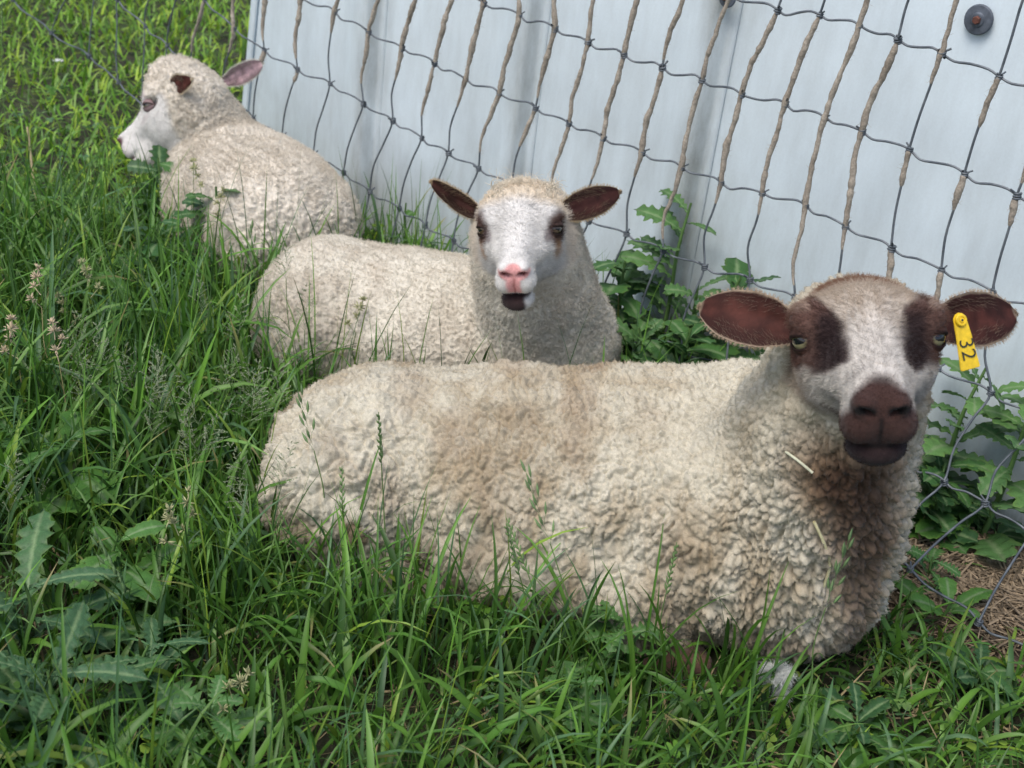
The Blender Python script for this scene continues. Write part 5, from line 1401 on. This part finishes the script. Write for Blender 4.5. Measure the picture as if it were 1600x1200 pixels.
ST = [  # root point, tip point, kind, label
 ((590, 930), (603, 700), 'rye', "tall rye grass spike in front of the ewe's hip"),
 ((965, 1140), (860, 850), 'brome', "brome grass stem crossing the middle of the ewe's belly"),
 ((900, 1120), (812, 900), 'rye', "thin rye spike leaning left below the ewe's belly"),
 ((900, 1090), (826, 900), 'rye', "short yellowish spike below the ewe's belly"),
 ((1030, 1090), (1040, 930), 'rye', "short dark spike before the ewe's foreleg"),
 ((505, 900), (500, 680), 'brome', "wispy brome stem before the ewe's rump"),
 ((560, 880), (560, 740), 'rye', "slim spike beside the ewe's hind leg"),
 ((1230, 1150), (1290, 950), 'brome', "pale stem below the ewe's chest"),
 ((330, 470), (300, 300), 'cock', "cocksfoot head against the far sheep's white side"),
 ((350, 480), (345, 345), 'cock', "second cocksfoot head lower on the far sheep's side"),
 ((560, 640), (556, 520), 'cock', "cocksfoot head in front of the lamb's belly"),
 ((110, 700), (65, 480), 'cockdry', "dry beige cocksfoot head standing highest on the left"),
 ((60, 720), (28, 560), 'cockdry', "dry beige cocksfoot head at the left edge"),
 ((120, 760), (92, 565), 'cockdry', "dry beige cocksfoot head drooping below the highest one"),
 ((180, 620), (142, 465), 'cock', "round pale green head left of the lamb"),
 ((140, 600), (108, 515), 'cock', "small pale yellow head beside the round one"),
 ((300, 960), (292, 830), 'cock', "pale cocksfoot head left of the ewe's rump"),
 ((300, 1010), (285, 855), 'cock', "lower pale cocksfoot head left of the ewe's rump"),
 ((250, 1060), (200, 945), 'brome', "arching green panicle in the left foreground"),
 ((330, 1190), (352, 1110), 'cock', "stubby seed head near the bottom left"),
 ((20, 900), (14, 800), 'panicle', "feathery panicle at the left edge"),
 ((95, 860), (85, 800), 'panicle', "feathery panicle above the jagged thistle leaf"),
 ((420, 560), (425, 400), 'brome', "fine stem before the lamb's rump"),
 ((470, 620), (455, 420), 'panicle', "airy panicle before the lamb's rump"),
 ((15, 330), (3, 60), 'rye', "tall blurred spike at the top left edge"),
]
for i, (b_, t_, k_, lab) in enumerate(ST):
    grass_stem(*b_, t_, k_, lab, group="flowering grass stems", seed=i, scale=1.25 if 'cock' in k_ else 1.0)
rs_ = np.random.RandomState(3)
for i in range(26):                       # a haze of fine panicles between the lamb and the left edge
    px = rs_.uniform(150, 470); py = rs_.uniform(600, 880)
    grass_stem(px, py, (px + rs_.uniform(-40, 40), py - rs_.uniform(90, 180)), 'panicle', "fine airy grass panicle among the tall grass left of the sheep", group="airy panicles left of the sheep", seed=100 + i)

# ---- small things
def straw(name, pts, r, col, label, parent_label="straw"):
    V, F = tube(smooth_line(pts, 4), r, 6)
    V = V; o = link(name, mesh_np(name, V, F, cols=np.tile(np.asarray(col), (len(V), 1))), M_dry); tag(o, label, parent_label)
def on_sheep(px, py, i=0, lift=.006):
    """point on an animal's fleece behind the photo point"""
    v = SHEEP[i][0]; r = ray(px, py); t = np.linspace(.9, 3.6, 1800); P = CPOS + r[None] * t[:, None]
    d = v(P, .05); k = np.nonzero(d < .004)[0]
    return (P[k[0]] if len(k) else at(px, py, 2.0)) - r / np.linalg.norm(r) * lift
straw("straw", [on_sheep(1228, 706, 0, .022), on_sheep(1250, 722, 0, .026), on_sheep(1270, 739, 0, .026)], [.0022] * 9, (.62, .62, .46), "pale straw lying on the ewe's neck beside her chin")
straw("straw", [on_sheep(1272, 815, 0, .026), on_sheep(1288, 850, 0, .030), on_sheep(1297, 882, 0, .026), on_sheep(1287, 918, 0, .022)], [.0025] * 13, (.78, .70, .42), "bent yellow straw hanging on the ewe's chest")
straw("straw", [on_sheep(424, 520, 1, .02), on_sheep(436, 545, 1, .02), on_sheep(443, 560, 1, .02)], [.0016] * 9, (.62, .54, .38), "pale straw against the lamb's rump")
def stalk():
    b = on_ground(58, 330); t = at(43, 198, project(b)[2] - .02)
    straw("dead_stalk", [b, (b + t) / 2, t], [.0035] * 9, (.46, .38, .22), "dry beige stalk standing upright at the upper left", "stalk")
stalk()
def wool_tuft():
    c = on_ground(1213, 1055, .06); rs = np.random.RandomState(2); root = empty("wool_tuft", c * [1, 1, 0]); tag(root, "scrap of white wool caught in the grass under the ewe's chest", "wool tuft")
    for k, (dx, dz, r) in enumerate(((0, 0, .011), (.012, .004, .009), (-.013, .003, .009), (.004, -.012, .007), (.016, -.012, .006), (.014, -.040, .005))):
        bm = bmesh.new(); bmesh.ops.create_icosphere(bm, subdivisions=4, radius=1)
        V = np.array([v.co for v in bm.verts]); F = np.array([[v.index for v in f.verts] for f in bm.faces]); bm.free()
        f1, f2, _ = worley(V, 2.6, k); V2 = V * (1 + .9 * fbm(V, 1.9, k, 3) - .45 * f1)[:, None] * r * np.array([1.2, .8, .7])
        P = V2 * .8 + c + CR @ np.array([dx, dz, -.004 * k]) * .8
        col = np.tile(np.array([.66, .67, .64]), (len(V), 1)) * (.9 + .2 * rs.rand(len(V), 1))
        part = link("clump", mesh_np("clump", P, F, cols=col), M_body, root)
        sel = rs.randint(0, len(V), 420); hair_obj("fibres", P[sel], V[sel], col[sel] * 1.05, .022, .00026, 7, root, seed=k, curl=.5)
wool_tuft()
def flower():
    b = on_ground(92, 118); t = b + np.array([0, 0, .05]); root = empty("white_flower", b); tag(root, "small white flower in the lawn at the top left", "flower")
    V, F = tube(np.stack([b, (b + t) / 2 + [.003, 0, 0], t]), .0015, 5); link("stem", mesh_np("stem", V, F, cols=np.tile([.08, .16, .04], (len(V), 1))), M_stem, root)
    pm = []
    for k in range(9):
        a = k * 6.283 / 9; d = np.array([math.cos(a), math.sin(a), .25]); s = np.array([-math.sin(a), math.cos(a), 0])
        P = np.array([t + d * .004 + s * .003, t + d * .004 - s * .003, t + d * .016 - s * .006, t + d * .021, t + d * .016 + s * .006])
        link("petal", mesh_np("petal", P, np.array([[0, 1, 2, 3, 4]]), cols=np.tile([.78, .78, .74], (5, 1))), M_leaf, root)
flower()
